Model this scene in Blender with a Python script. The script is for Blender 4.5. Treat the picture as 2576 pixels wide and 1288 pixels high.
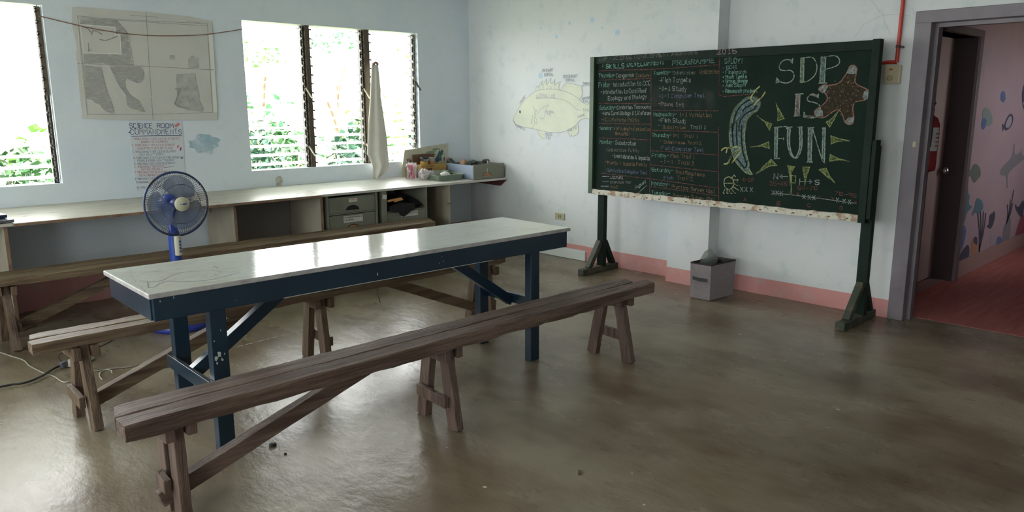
import bpy, bmesh, math, random
from mathutils import Vector, Matrix
random.seed(7)
for _o in list(bpy.data.objects): bpy.data.objects.remove(_o)
SC = bpy.context.scene
COL = SC.collection
# ------------------------------------------------------------------ camera
CAMP = Vector((-5.458, -6.3385, 1.47)); YAW, PITCH, ROLL, FPX = 0.8059, 0.1959, -0.0031, 1912.25
_cy, _sy, _cp, _sp = math.cos(YAW), math.sin(YAW), math.cos(PITCH), math.sin(PITCH)
FWD = Vector((_cy*_cp, _sy*_cp, -_sp)); _r = Vector((_sy, -_cy, 0)); _u = _r.cross(FWD)
RGT = math.cos(ROLL)*_r + math.sin(ROLL)*_u; UPV = -math.sin(ROLL)*_r + math.cos(ROLL)*_u
cam = bpy.data.cameras.new('camera'); cam.sensor_width = 36; cam.lens = 36*FPX/2576; cam.clip_start = .05; cam.clip_end = 200
camo = bpy.data.objects.new('camera', cam); COL.objects.link(camo)
M3 = Matrix((RGT, UPV, -FWD)).transposed()
camo.matrix_world = Matrix.Translation(CAMP) @ M3.to_4x4()
SC.camera = camo
# ------------------------------------------------------------------ world, sun, window portals, exposure
SKY = 4.6
w = bpy.data.worlds.new('sky'); SC.world = w; w.use_nodes = True
bg = w.node_tree.nodes['Background']; bg.inputs[0].default_value = (.98, 1.0, 1.0, 1); bg.inputs[1].default_value = SKY
sun = bpy.data.lights.new('sun', 'SUN'); sun.energy = 7; sun.angle = .03; sun.color = (1, .97, .9)
suno = bpy.data.objects.new('sun', sun); COL.objects.link(suno); suno.rotation_euler = (math.radians(33), math.radians(12), 0)
def portal(c, sx, sz, rot):
    l = bpy.data.lights.new('window_portal', 'AREA'); l.shape = 'RECTANGLE'; l.size = sx; l.size_y = sz; l.energy = 10
    l.cycles.is_portal = True
    o = bpy.data.objects.new('window_portal', l); COL.objects.link(o); o.location = c; o.rotation_euler = rot
WINX = [(-5.79, -3.965), (-2.502, -.676), (-8.9, -7.1)]; WZ0, WZ1 = .915, 2.176  # last span is the unseen window added for light
for a, b in WINX: portal(((a+b)/2, .2, (WZ0+WZ1)/2), b-a, WZ1-WZ0, (math.radians(-90), 0, 0))
portal((2.75, -6.75, 1.6), 1.0, .6, (math.radians(90), 0, 0))  # portal of the added passage window
for a, b in ((-8.6,-6.4),(-6.0,-3.8)): portal(((a+b)/2, -8.76, 1.66), b-a, 1.49, (math.radians(90), 0, 0))  # portals of the windows added behind the camera
for a, b in ((-7.6,-5.4),(-3.9,-1.7)): portal((-9.16, (a+b)/2, 1.545), 1.26, b-a, (0, math.radians(-90), 0))  # portals of the windows added in the far-left wall
vs = SC.view_settings; vs.view_transform = 'Standard'; vs.look = 'None'; vs.gamma = 1; vs.exposure = 1.78; vs.use_curve_mapping = False
try: SC.display_settings.display_device = 'sRGB'
except Exception: pass
# ------------------------------------------------------------------ from a traced point to the plane it lies on
def ray(x, y): return FWD + RGT*((x-1288)/FPX) - UPV*((y-644)/FPX)
def onx(x, y, X): d = ray(x, y); return CAMP + d*((X-CAMP.x)/d.x)
def ony(x, y, Y): d = ray(x, y); return CAMP + d*((Y-CAMP.y)/d.y)
def onz(x, y, Z): d = ray(x, y); return CAMP + d*((Z-CAMP.z)/d.z)
# ------------------------------------------------------------------ materials
def mat(name, col, rough=.6, col2=None, scale=5., stretch=(1, 1, 1), lo=.35, hi=.65, bump=0., bscale=None, metal=0., spec=.5, rvar=0., col3=None, s3=40., lo3=.6, hi3=.7, detail=5., alpha=None, trans=0., world=False):
    m = bpy.data.materials.new(name); m.use_nodes = True; nt = m.node_tree; N = nt.nodes; L = nt.links
    b = N['Principled BSDF']; b.inputs['Base Color'].default_value = (*col, 1); b.inputs['Roughness'].default_value = rough
    b.inputs['Metallic'].default_value = metal; b.inputs['Specular IOR Level'].default_value = spec
    b.inputs['Transmission Weight'].default_value = trans
    tc = N.new('ShaderNodeTexCoord'); mp = N.new('ShaderNodeMapping'); mp.inputs['Scale'].default_value = stretch
    L.new(tc.outputs['Object'], mp.inputs['Vector'])
    def noise(s, d=detail):
        n = N.new('ShaderNodeTexNoise'); n.inputs['Scale'].default_value = s; n.inputs['Detail'].default_value = d; n.inputs['Roughness'].default_value = .6
        L.new(mp.outputs[0], n.inputs['Vector']); return n
    def mask(n, a, c):
        r = N.new('ShaderNodeMapRange'); r.inputs[1].default_value = a; r.inputs[2].default_value = c; L.new(n.outputs[0], r.inputs[0]); return r
    src = None
    if col2 is not None:
        n = noise(scale); r = mask(n, lo, hi); x = N.new('ShaderNodeMixRGB'); L.new(r.outputs[0], x.inputs[0])
        x.inputs[1].default_value = (*col, 1); x.inputs[2].default_value = (*col2, 1); src = x
        if rvar:
            rr = N.new('ShaderNodeMapRange'); L.new(n.outputs[0], rr.inputs[0]); rr.inputs[1].default_value = .3; rr.inputs[2].default_value = .7
            rr.inputs[3].default_value = rough; rr.inputs[4].default_value = rough+rvar; L.new(rr.outputs[0], b.inputs['Roughness'])
    if col3 is not None:
        n3 = noise(s3, 3.); r3 = mask(n3, lo3, hi3); x3 = N.new('ShaderNodeMixRGB'); L.new(r3.outputs[0], x3.inputs[0])
        if src: L.new(src.outputs[0], x3.inputs[1])
        else: x3.inputs[1].default_value = (*col, 1)
        x3.inputs[2].default_value = (*col3, 1); src = x3
    if src: L.new(src.outputs[0], b.inputs['Base Color'])
    if bump:
        nb = noise(bscale or scale*3); bp = N.new('ShaderNodeBump'); bp.inputs['Strength'].default_value = 1; bp.inputs['Distance'].default_value = bump
        L.new(nb.outputs[0], bp.inputs['Height']); L.new(bp.outputs[0], b.inputs['Normal'])
    if alpha is not None:
        na = noise(alpha[0], 4.); ra = mask(na, alpha[1], alpha[2]); 
        ra.inputs[3].default_value = alpha[3] if len(alpha) > 3 else 0; ra.inputs[4].default_value = alpha[4] if len(alpha) > 4 else 1
        L.new(ra.outputs[0], b.inputs['Alpha'])
    return m
def glassmat(name, tint, gloss, ior=1.5, rough=.02, tr=None):
    m = bpy.data.materials.new(name); m.use_nodes = True; nt = m.node_tree; N = nt.nodes; L = nt.links
    for n in list(N): N.remove(n)
    o = N.new('ShaderNodeOutputMaterial'); t = N.new('ShaderNodeBsdfTransparent'); t.inputs[0].default_value = (*tint, 1)
    g = N.new('ShaderNodeBsdfGlossy'); g.inputs['Roughness'].default_value = rough; g.inputs[0].default_value = (1, 1, 1, 1)
    f = N.new('ShaderNodeFresnel'); f.inputs[0].default_value = ior
    mx = N.new('ShaderNodeMixShader'); mul = N.new('ShaderNodeMath'); mul.operation = 'MULTIPLY_ADD'; mul.use_clamp = True
    mul.inputs[1].default_value = gloss; mul.inputs[2].default_value = .0
    L.new(f.outputs[0], mul.inputs[0]); L.new(mul.outputs[0], mx.inputs[0])
    if tr:   # milky share
        d = N.new('ShaderNodeBsdfTranslucent'); d.inputs[0].default_value = (.8, .85, .8, 1); m2 = N.new('ShaderNodeMixShader'); m2.inputs[0].default_value = tr
        L.new(t.outputs[0], m2.inputs[1]); L.new(d.outputs[0], m2.inputs[2]); L.new(m2.outputs[0], mx.inputs[1])
    else: L.new(t.outputs[0], mx.inputs[1])
    L.new(g.outputs[0], mx.inputs[2]); L.new(mx.outputs[0], o.inputs[0])
    return m
# ------------------------------------------------------------------ mesh builder
ORG = {}
class MB:
    def __init__(s): s.v = []; s.f = []; s.sm = []; s.mi = []; s.m = 0
    def add(s, vs, fs, smooth=False):
        k = len(s.v); s.v += [Vector(v) for v in vs]
        for f in fs: s.f.append([i+k for i in f]); s.sm.append(smooth); s.mi.append(s.m)
        return s
    def box(s, a, b):
        x0, y0, z0 = a; x1, y1, z1 = b
        x0, x1 = min(x0, x1), max(x0, x1); y0, y1 = min(y0, y1), max(y0, y1); z0, z1 = min(z0, z1), max(z0, z1)
        return s.add([(x0,y0,z0),(x1,y0,z0),(x1,y1,z0),(x0,y1,z0),(x0,y0,z1),(x1,y0,z1),(x1,y1,z1),(x0,y1,z1)],
                     [(3,2,1,0),(4,5,6,7),(0,1,5,4),(1,2,6,5),(2,3,7,6),(3,0,4,7)])
    def obox(s, c, size, R):
        c = Vector(c); h = [q/2 for q in size]; vs = []
        for z in (-1, 1):
            for x, y in ((-1,-1),(1,-1),(1,1),(-1,1)): vs.append(c + R @ Vector((x*h[0], y*h[1], z*h[2])))
        return s.add(vs, [(3,2,1,0),(4,5,6,7),(0,1,5,4),(1,2,6,5),(2,3,7,6),(3,0,4,7)])
    def bar(s, p0, p1, w, h, side=None, taper=1., seg=1, wob=0.):
        """rectangular bar from p0 to p1: w along `side`, h across"""
        p0, p1 = Vector(p0), Vector(p1); d = (p1-p0).normalized()
        sd = Vector(side) if side else Vector((0, 1, 0)); sd = (sd - d*sd.dot(d)).normalized(); up = d.cross(sd)
        vs = []
        for i in range(seg+1):
            t = i/seg; c = p0.lerp(p1, t); k = 1+(taper-1)*t
            for a, b in ((-1,-1),(1,-1),(1,1),(-1,1)):
                j = [random.uniform(-wob, wob) for _ in range(2)] if 0 < i < seg or wob else [0, 0]
                vs.append(c + sd*(a*w/2*k+j[0]) + up*(b*h/2*k+j[1]))
        fs = [(0,1,2,3)] + [tuple(4*i+q for q in g) for i in range(seg) for g in ((1,0,4,5),(2,1,5,6),(3,2,6,7),(0,3,7,4))] + [(4*seg+3,4*seg+2,4*seg+1,4*seg)]
        return s.add(vs, fs)
    def tube(s, pts, r, n=8, cap=True, radii=None, closed=False):
        pts = [Vector(p) for p in pts]; vs = []; m = len(pts); pu = None
        for i, p in enumerate(pts):
            if closed: d = pts[(i+1) % m]-pts[i-1]
            else: d = (pts[min(i+1, m-1)]-pts[max(i-1, 0)])
            d.normalize(); ref = Vector((0, 0, 1)) if abs(d.z) < .95 else Vector((1, 0, 0))
            if pu is not None: ref = pu
            u = (ref-d*ref.dot(d)).normalized(); pu = u; v = d.cross(u); rr = radii[i] if radii else r
            for k in range(n):
                a = 2*math.pi*k/n; vs.append(p+u*(math.cos(a)*rr)+v*(math.sin(a)*rr))
        fs = []
        for i in range(m if closed else m-1):
            j = (i+1) % m
            for k in range(n): fs.append((i*n+k, i*n+(k+1) % n, j*n+(k+1) % n, j*n+k))
        s.add(vs, fs, True)
        if cap and not closed: s.add(vs[:n], [tuple(range(n))[::-1]]); s.add(vs[-n:], [tuple(range(n))])
        return s
    def lathe(s, prof, c=(0,0,0), axis=(0,0,1), n=24, cap=True):
        ax = Vector(axis).normalized(); ref = Vector((1,0,0)) if abs(ax.x) < .9 else Vector((0,1,0))
        u = (ref-ax*ref.dot(ax)).normalized(); v = ax.cross(u); c = Vector(c); vs = []
        for r, z in prof:
            for k in range(n):
                a = 2*math.pi*k/n; vs.append(c+ax*z+u*(r*math.cos(a))+v*(r*math.sin(a)))
        fs = [(i*n+k, i*n+(k+1) % n, (i+1)*n+(k+1) % n, (i+1)*n+k) for i in range(len(prof)-1) for k in range(n)]
        s.add(vs, fs, True)
        if cap: s.add(vs[:n], [tuple(range(n))[::-1]]); s.add(vs[-n:], [tuple(range(n))])
        return s
    def prism(s, pts, off):
        """closed polygon pts extruded by vector off"""
        pts = [Vector(p) for p in pts]; off = Vector(off); n = len(pts)
        return s.add(pts+[p+off for p in pts], [tuple(range(n)), tuple(range(2*n-1, n-1, -1))]+[((i+1) % n, i, n+i, n+(i+1) % n) for i in range(n)])
    def poly(s, pts): return s.add(pts, [tuple(range(len(pts)))])
    def ribbon(s, pts, w, nrm, off=0.):
        """flat chalk or pen stroke lying on a surface"""
        nrm = Vector(nrm).normalized(); P = []
        for p in pts:
            p = Vector(p)+nrm*off
            if not P or (p-P[-1]).length > 1e-5: P.append(p)
        if len(P) < 2: return s
        loop = len(P) > 3 and (P[0]-P[-1]).length < w*.5
        vs = []; m = len(P)
        for i in range(m):
            d0 = (P[i]-P[i-1]).normalized() if i else ((P[-1]-P[-2]).normalized() if loop else (P[1]-P[0]).normalized())
            d1 = (P[i+1]-P[i]).normalized() if i < m-1 else ((P[1]-P[0]).normalized() if loop else d0)
            t = d0+d1
            if t.length < .3: t = d0
            t.normalize(); sd = nrm.cross(t); k = min(1.8, 1/max(.3, abs(sd.dot(nrm.cross(d0)))))
            e = Vector((0,0,0)) if (0 < i < m-1 or loop) else (t*(w*.35) if i else t*(-w*.35))
            vs += [P[i]+e-sd*(w/2*k), P[i]+e+sd*(w/2*k)]
        s.add(vs, [(2*i, 2*i+2, 2*i+3, 2*i+1) for i in range(m-1)])
        return s
    def build(s, name, m, parent=None, bevel=0., kind=None, label=None, smooth=None, solid=0.):
        me = bpy.data.meshes.new(name)
        org = Vector((0,0,0)) if not parent else (parent.location.copy() if parent.type == 'EMPTY' else ORG.get(parent.name, Vector((0,0,0))))
        me.from_pydata([v-org for v in s.v], [], s.f)
        ms = m if isinstance(m, (list, tuple)) else [m]
        for q in ms: me.materials.append(q)
        for p, f, i in zip(me.polygons, s.sm, s.mi): p.use_smooth = f if smooth is None else smooth; p.material_index = i
        bm = bmesh.new(); bm.from_mesh(me)
        bmesh.ops.remove_doubles(bm, verts=bm.verts, dist=1e-6) if bevel else None
        bm.to_mesh(me); bm.free(); me.update()
        o = bpy.data.objects.new(name, me); COL.objects.link(o)
        if parent: o.parent = parent
        ORG[o.name] = org
        if bevel:
            b = o.modifiers.new('bevel', 'BEVEL'); b.width = bevel; b.segments = 2; b.limit_method = 'ANGLE'; b.angle_limit = .7
        if solid:
            b = o.modifiers.new('solid', 'SOLIDIFY'); b.thickness = solid; b.offset = 0
        if kind: o['kind'] = kind
        if label: o['label'] = label
        return o
def thing(name, label, cat, loc=(0,0,0), group=None):
    o = bpy.data.objects.new(name, None); o.empty_display_size = .1; COL.objects.link(o); o.location = loc
    o['label'] = label; o['category'] = cat
    if group: o['group'] = group
    return o
def tag(o, label, cat, group=None, kind=None):
    o['label'] = label; o['category'] = cat
    if group: o['group'] = group
    if kind: o['kind'] = kind
    return o
def struct(name, loc=(0,0,0)):
    o = bpy.data.objects.new(name, None); COL.objects.link(o); o.location = loc; o['kind'] = 'structure'; return o
def smoothpts(pts, n=6, closed=False):
    P = [Vector(p) for p in pts]; m = len(P); out = []
    rng = range(m) if closed else range(m-1)
    for i in rng:
        if closed: a, b, c, d = P[i-1], P[i], P[(i+1) % m], P[(i+2) % m]
        else: a, b, c, d = P[max(i-1, 0)], P[i], P[i+1], P[min(i+2, m-1)]
        for k in range(n):
            t = k/n; out.append(.5*((2*b)+(c-a)*t+(2*a-5*b+4*c-d)*t*t+(3*b-a-3*c+d)*t**3))
    if not closed: out.append(P[-1])
    return out
# ------------------------------------------------------------------ handwriting: one-stroke letters on a small grid
G = {'A':"02 28 42|14 34",'B':"02 08 38 47 46 35 05|35 44 43 32 02",'C':"47 38 18 07 03 12 32 43",'D':"02 08 28 46 44 22 02",'E':"42 02 08 48|05 35",
'F':"02 08 48|05 35",'G':"47 38 18 07 03 12 32 43 45 25",'H':"02 08|42 48|05 45",'I':"22 28",'J':"48 43 32 12 03",'K':"02 08|48 05 42",'L':"08 02 42",
'M':"02 08 25 48 42",'N':"02 08 42 48",'O':"18 07 03 12 32 43 47 38 18",'P':"02 08 38 47 46 35 05",'Q':"18 07 03 12 32 43 47 38 18|24 42",
'R':"02 08 38 47 46 35 05|25 42",'S':"47 38 18 07 06 15 35 44 43 32 12 03",'T':"08 48|28 22",'U':"08 03 12 32 43 48",'V':"08 22 48",'W':"08 12 25 32 48",
'X':"08 42|02 48",'Y':"08 25 48|25 22",'Z':"08 48 02 42",
'a':"35 26 16 05 03 12 22 33|36 32",'b':"08 02|05 16 26 35 33 22 12 03",'c':"35 26 16 05 03 12 22 33",'d':"38 32|35 26 16 05 03 12 22 33",
'e':"04 34 35 26 16 05 03 12 22 33",'f':"37 28 17 12|05 25",'g':"36 31 20 10 01|35 26 16 05 03 12 22 33",'h':"08 02|05 16 26 35 32",'i':"12 16|18 17",
'j':"26 21 10|28 27",'k':"08 02|36 04 32",'l':"18 12",'m':"02 06|05 16 25 22|25 36 45 42",'n':"02 06|05 16 26 35 32",'o':"16 05 03 12 22 33 35 26 16",
'p':"06 00|05 16 26 35 33 22 12 03",'q':"36 30|35 26 16 05 03 12 22 33",'r':"02 06|04 16 26",'s':"35 26 16 05 14 24 33 22 12 03",'t':"18 13 22 32|06 26",
'u':"06 03 12 22 33|36 32",'v':"06 22 36",'w':"06 12 24 32 46",'x':"06 32|02 36",'y':"06 14 23|36 10",'z':"06 36 02 32",
'0':"18 07 03 12 22 33 37 28 18",'1':"17 28 22|12 32",'2':"07 18 28 37 36 02 42",'3':"08 38 25 34 33 22 02",'4':"38 04 44|38 32",'5':"48 08 05 35 44 43 32 12 03",
'6':"38 18 05 03 12 32 43 44 35 05",'7':"08 48 12",'8':"15 07 18 28 37 25 15 03 12 22 33 25",'9':"35 15 06 07 18 28 37 35 32",
'-':"05 35",'.':"12 13",'+':"05 45|27 23",'&':"43 12 03 15 37 28 17 42",'(':"28 16 14 22",')':"18 26 24 12",'!':"28 24|22 23",'*':"14 15 25 24 14",':':"13 14|16 17",'/':"02 48","'":"28 27",'>':"17 45 13",'<':"47 15 43",'x2':"06 32"}
def write(mb, text, p0, p1, h, nrm, sw, off=.0006, jit=.02, italic=0., upv=(0,0,1)):
    """letters from p0 to p1 along the base line, capitals h high"""
    p0, p1 = Vector(p0), Vector(p1); d = p1-p0; L = d.length; d = d/L; nrm = Vector(nrm).normalized(); up = Vector(upv); up = (up-nrm*up.dot(nrm)).normalized()
    ws = []
    for ch in text:
        if ch == ' ': ws.append(2.6); continue
        g = G.get(ch, G['.']); ws.append(max(int(q[0]) for s_ in g.split('|') for q in s_.split())+1.5)
    tot = sum(ws)-1.3; sx = L/tot; sy = h/6; x = 0
    for ch, wd in zip(text, ws):
        if ch != ' ':
            jx, jy, js = random.uniform(-.25, .25), random.uniform(-.25, .25), random.uniform(.92, 1.08)
            for st in G.get(ch, G['.']).split('|'):
                pp = []
                for q in st.split():
                    a, b = int(q[0])+random.uniform(-.12, .12), (int(q[1])-2)*js+random.uniform(-.12, .12)
                    pp.append(p0+d*((x+a+jx+italic*b)*sx)+up*((b+jy)*sy))
                mb.ribbon(pp, sw, nrm, off)
        x += wd
    return mb
# ------------------------------------------------------------------ palette
WALLW = mat('wall_paint', (.705,.76,.82), .75, (.62,.71,.80), 1.6, lo=.5, hi=.75, bump=.0015, bscale=30, col3=(.67,.73,.75), s3=9., lo3=.55, hi3=.75, spec=.3)
WALLB = mat('wall_paint_pale', (.65,.668,.68), .75, (.57,.62,.67), 1.3, lo=.52, hi=.78, bump=.0015, bscale=30, col3=(.54,.60,.61), s3=7., lo3=.55, hi3=.75, spec=.3)
PINK = mat('pink_skirting_paint', (.60,.27,.26), .6, (.52,.36,.34), 7., lo=.5, hi=.75)
CEIL = mat('ceiling_paint', (.72,.75,.74), .8, (.66,.70,.70), 2.)
MAUVE = mat('mauve_frame_paint', (.155,.13,.155), .45, (.19,.165,.185), 6., col3=(.35,.33,.30), s3=30., lo3=.72, hi3=.76)
PINKW = mat('pink_room_paint', (.43,.295,.33), .8, (.39,.27,.32), 2.)
REDF = mat('red_floor_paint', (.55,.17,.155), .45, (.48,.15,.135), 3., stretch=(1,8,1), rvar=.2)
CONC = mat('polished_concrete', (.20,.15,.10), .20, (.30,.26,.195), 1.25, stretch=(1.3,.7,1), lo=.30, hi=.74, bump=.0045, bscale=6.5, col3=(.095,.062,.038), s3=1.7, lo3=.42, hi3=.78, rvar=.15, spec=.21, detail=9.)
BLUEW = mat('blue_stain', (.38,.58,.70), .75, alpha=(7., .30, .60, .05, .6))
# ------------------------------------------------------------------ the room
def holes_wall(mb, axis, fixed, thick, a0, a1, z0, z1, holes):
    """wall along x (axis 0) or y (axis 1), face at `fixed`, body to fixed+thick, with rectangular holes (a,b,z0,z1)"""
    def bx(a, b, c, d):
        if b-a < 1e-4 or d-c < 1e-4: return
        if axis == 0: mb.box((a, fixed, c), (b, fixed+thick, d))
        else: mb.box((fixed, a, c), (fixed+thick, b, d))
    cur = a0
    for a, b, c, d in sorted(holes):
        bx(cur, a, z0, z1); bx(a, b, z0, c); bx(a, b, d, z1); cur = b
    bx(cur, a1, z0, z1)
CH = 2.585
m = MB().box((-9.0,-8.6,-.1), (.16,.15,0)); fl = m.build('floor', CONC, kind='structure')
wl = struct('wall_left')
m = MB(); holes_wall(m, 0, 0, .15, -9.15, .15, 0, CH, [(a, b, WZ0, WZ1) for a, b in WINX]); m.build('plaster', WALLW, wl)
wr = struct('wall_right')
m = MB(); holes_wall(m, 1, 0, .155, -8.6, 0, 0, CH, [(-5.45, -4.47, 0, 2.03)]); m.build('plaster', WALLB, wr)
m = MB().box((-.15,-3.09,0), (0,-2.70,CH)); m.build('pilaster', WALLB, wr)
m = MB().box((-9.15,-8.75,0), (.155,-8.6,CH)); m.build('wall_back', WALLB, kind='structure')
m = MB(); holes_wall(m, 1, -9.15, .15, -8.6, 0, 0, CH, [(-7.6,-5.4,.915,2.176),(-3.9,-1.7,.915,2.176)]); m.build('wall_far_left', WALLW, kind='structure')  # both openings are unseen, added to brighten the room
m = MB().box((-9.15,-8.75,CH), (.155,.15,CH+.15)); m.build('ceiling', CEIL, kind='structure')
# skirting paint bands
m = MB().box((-.004,-1.68,.10),(0,0,.145)).box((-.004,-2.70,0),(0,-1.68,.142)).box((-.154,-3.094,0),(-.15,-2.696,.125)).box((-.15,-2.70,0),(0,-2.696,.125)).box((-.15,-3.094,0),(0,-3.09,.125)).box((-.004,-4.45,0),(0,-3.09,.128))
m.build('baseboard_right', PINK, kind='structure')
m = MB().box((-.02,-1.68,0),(0,-.02,.095)); m.build('baseboard_right', CEIL, kind='structure', bevel=.006)
m = MB().box((-9,-.004,0),(-.02,0,.22)); m.build('baseboard_left', PINK, kind='structure')
# corner cornice seen at the very top
m = MB().box((-9,-.05,CH-.03),(0,0,CH)).box((-.05,-8.6,CH-.03),(0,-.05,CH)); m.build('trim_1', CEIL, kind='structure')
# pale blue stains on the walls
def blob(c, rx, rz, axis, n=22, sd=1):
    rnd = random.Random(sd); pts = []
    for k in range(n):
        a = 2*math.pi*k/n; q = rnd.uniform(.75, 1.1)
        if axis == 'y': pts.append((c[0]+rx*q*math.cos(a), c[1], c[2]+rz*q*math.sin(a)))
        else: pts.append((c[0], c[1]+rx*q*math.cos(a), c[2]+rz*q*math.sin(a)))
    return pts
m = MB()
p = ony(515, 362, -.0015); m.poly(blob(p, .135, .085, 'y'))
m.build('blue_paint_stain', BLUEW, wl, label='pale blue paint smudge beside the handwritten poster')
m.build('blue_paint_stain', BLUEW, wl) if False else None
q = ony(702, 457, -.0015); MB().poly(blob(q, .04, .05, 'y', 12, 5)).build('beige_paint_stain', mat('beige_stain', (.55,.53,.44), .8, alpha=(30.,.3,.5,.3,.9)), wl)
m = MB()
for i, (x, y, r) in enumerate([(1433,58,.018),(1490,50,.026),(1400,92,.018),(1553,82,.03),(1360,70,.014),(1515,70,.012),(1360,190,.03)]):
    q = onx(x, y, -.0015); m.poly(blob(q, r, r, 'x', 8, i)[::-1])
q = onx(2245, 330, -.0015)
m.build('blue_paint_stain', mat('blue_dab', (.42,.58,.72), .75), wr, label='small pale blue dabs of paint high on the wall')
# fine cracks in the plaster above the board
INKC = mat('hairline_crack', (.40,.45,.47), .8)
m = MB()
for pts in ([(2150,95),(2172,62),(2205,45),(2222,38),(2262,36),(2290,40)], [(2222,38),(2212,28),(2200,12),(2192,0)], [(2222,38),(2226,60),(2240,85)], [(2296,20),(2300,38)]):
    m.ribbon([onx(x, y, -.001) for x, y in pts], .0022, (-1,0,0))
m.build('plaster_crack', INKC, wr)
# ------------------------------------------------------------------ main doorway and the pink passage
d1 = struct('door_1')
m = MB().box((-.02,-4.553,0),(.17,-4.452,2.055)).box((-.02,-5.55,0),(.17,-5.449,2.055)); m.build('door_post', MAUVE, d1, bevel=.004)
m = MB().box((-.022,-5.55,1.98),(.172,-4.452,2.056)); m.build('door_head', MAUVE, d1, bevel=.004)
m = MB().box((.06,-4.575,0),(.12,-4.553,1.98)).box((.06,-5.45,1.955),(.12,-4.575,1.98)).box((.06,-5.449,0),(.12,-5.427,1.955)); m.build('door_stop', MAUVE, d1)
m = MB().box((-.0225,-4.53,1.19),(-.02,-4.512,1.225)); m.build('latch_plate', mat('worn_brass', (.5,.45,.3), .5), d1)
m = MB().box((.155,-8.0,-.1),(8.0,-4.0,.001)); m.build('floor', REDF, kind='structure')
wb = struct('wall_passage')
m = MB(); holes_wall(m, 0, -4.39, .16, .155, 8.0, 0, 2.6, [(.70,1.53,0,1.985)]); m.build('plaster', PINKW, wb)
m = MB(); holes_wall(m, 0, -6.6, -.15, .155, 8.0, 0, 2.6, [(2.25,3.25,1.3,1.9)]); m.build('wall_passage_front', PINKW, kind='structure')  # its window opening is unseen, added to brighten the passage
m = MB().box((.4,-4.12,0),(2.0,-4.02,2.6)).box((.3,-4.23,0),(.4,-4.02,2.6)).box((2.0,-4.23,0),(2.1,-4.02,2.6)); m.build('wall_closet', PINKW, kind='structure')  # unseen box added behind the inner door to stop light leaking through
m = MB().box((8.0,-6.75,0),(8.15,-4.2,2.6)); m.build('wall_passage_end', PINKW, kind='structure')
m = MB().box((.155,-6.75,2.6),(8.15,-4.0,2.75)); m.build('ceiling', CEIL, kind='structure')
m = MB().box((.156,-6.6,0),(.165,-5.55,2.6)).box((.156,-4.45,0),(.165,-4.39,2.6)).box((.156,-5.55,2.056),(.165,-4.45,2.6)); m.build('wall_passage_side', PINKW, kind='structure')
SKIRT = mat('dull_pink_skirting', (.36,.22,.21), .6)
m = MB().box((1.60,-4.40,.004),(8.0,-4.39,.15)); m.build('baseboard_passage', SKIRT, kind='structure')
m = MB().box((.165,-4.40,.004),(.618,-4.39,.15)); m.build('baseboard_passage', SKIRT, kind='structure')
d2 = struct('door_2')
FR2 = mat('dark_frame_paint', (.16,.11,.125), .5); JAMB = mat('dark_brown_jamb', (.045,.022,.022), .5)
m = MB().box((1.53,-4.425,.004),(1.60,-4.23,2.04)).box((.62,-4.398,.004),(.70,-4.39,2.03)); m.build('door_post', [FR2], d2, bevel=.003)
m = MB().box((1.522,-4.40,.004),(1.53,-4.24,1.985)); m.build('jamb_lining', JAMB, d2)
m = MB().box((.701,-4.426,1.985),(1.60,-4.231,2.04)); m.build('door_head', FR2, d2, bevel=.003)
LEAF = mat('door_leaf_paint', (.40,.27,.26), .55, (.35,.24,.23), 3.)
lf = MB().box((.702,-4.24,.02),(1.522,-4.20,1.985)).build('door_leaf', LEAF, d2, bevel=.003)
k = ony(2376, 412, -4.27)
m = MB().lathe([(.012,0),(.012,.03),(.028,.035),(.033,.05),(.028,.065),(.005,.07)], (1.455,-4.24,.93), (0,-1,0), 16); m.build('door_knob', mat('knob_metal', (.5,.5,.5), .3, metal=1.), lf)
m = MB().box((.71,-4.35,.004),(1.52,-4.24,.012)); m.build('door_sill', SKIRT, d2)
# conduit pipe running down the passage wall by the extinguisher
# fire extinguisher hung on the passage wall
EX = Vector((.35,-4.47,1.0))
ex = thing('fire_extinguisher', 'red fire extinguisher with white label hung on the pink wall beyond the doorway', 'fire extinguisher', EX)
RED = mat('extinguisher_red', (.25,.025,.03), .35); BLK = mat('black_plastic', (.015,.015,.017), .45); WHT = mat('white_label', (.5,.48,.47), .6)
MB().lathe([(.04,0),(.074,.012),(.078,.03),(.078,.33),(.06,.375),(.025,.395),(.022,.41)], EX, (0,0,1), 24).build('cylinder', RED, ex)
m = MB(); pr = [(.0785,.17),(.0785,.30)]
n = 14; vs = []
for z in (.15,.31):
    for i in range(n+1):
        a = math.radians(120+i*150/n); vs.append(EX+Vector((.079*math.cos(a), .079*math.sin(a), z)))
m.add(vs, [(i, i+1, n+2+i, n+1+i) for i in range(n)]); m.build('paper_label', WHT, ex)
m = MB()
for j in range(4): m.box((EX.x-.05, EX.y-.0795+.012*abs(j-1.5)*0, EX.z+.18+.028*j), (EX.x+.02, EX.y-.078, EX.z+.188+.028*j))
m.build('label_print', mat('label_ink', (.35,.05,.05), .6), ex)
m = MB().lathe([(.022,.405),(.024,.43),(.015,.44)], EX); m.bar(EX+Vector((-.02,0,.44)), EX+Vector((.11,0,.475)), .02, .012).bar(EX+Vector((-.01,0,.425)), EX+Vector((.09,0,.43)), .02, .01); m.build('valve_handle', BLK, ex)
MB().tube(smoothpts([EX+Vector((-.02,-.01,.42)), EX+Vector((-.08,-.05,.40)), EX+Vector((-.095,-.06,.3)), EX+Vector((-.085,-.055,.18))]), .009, 8).build('hose', BLK, ex)
MB().box(EX+Vector((-.02,.076,.25)), EX+Vector((.02,.10,.45))).build('wall_bracket', BLK, ex)
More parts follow.
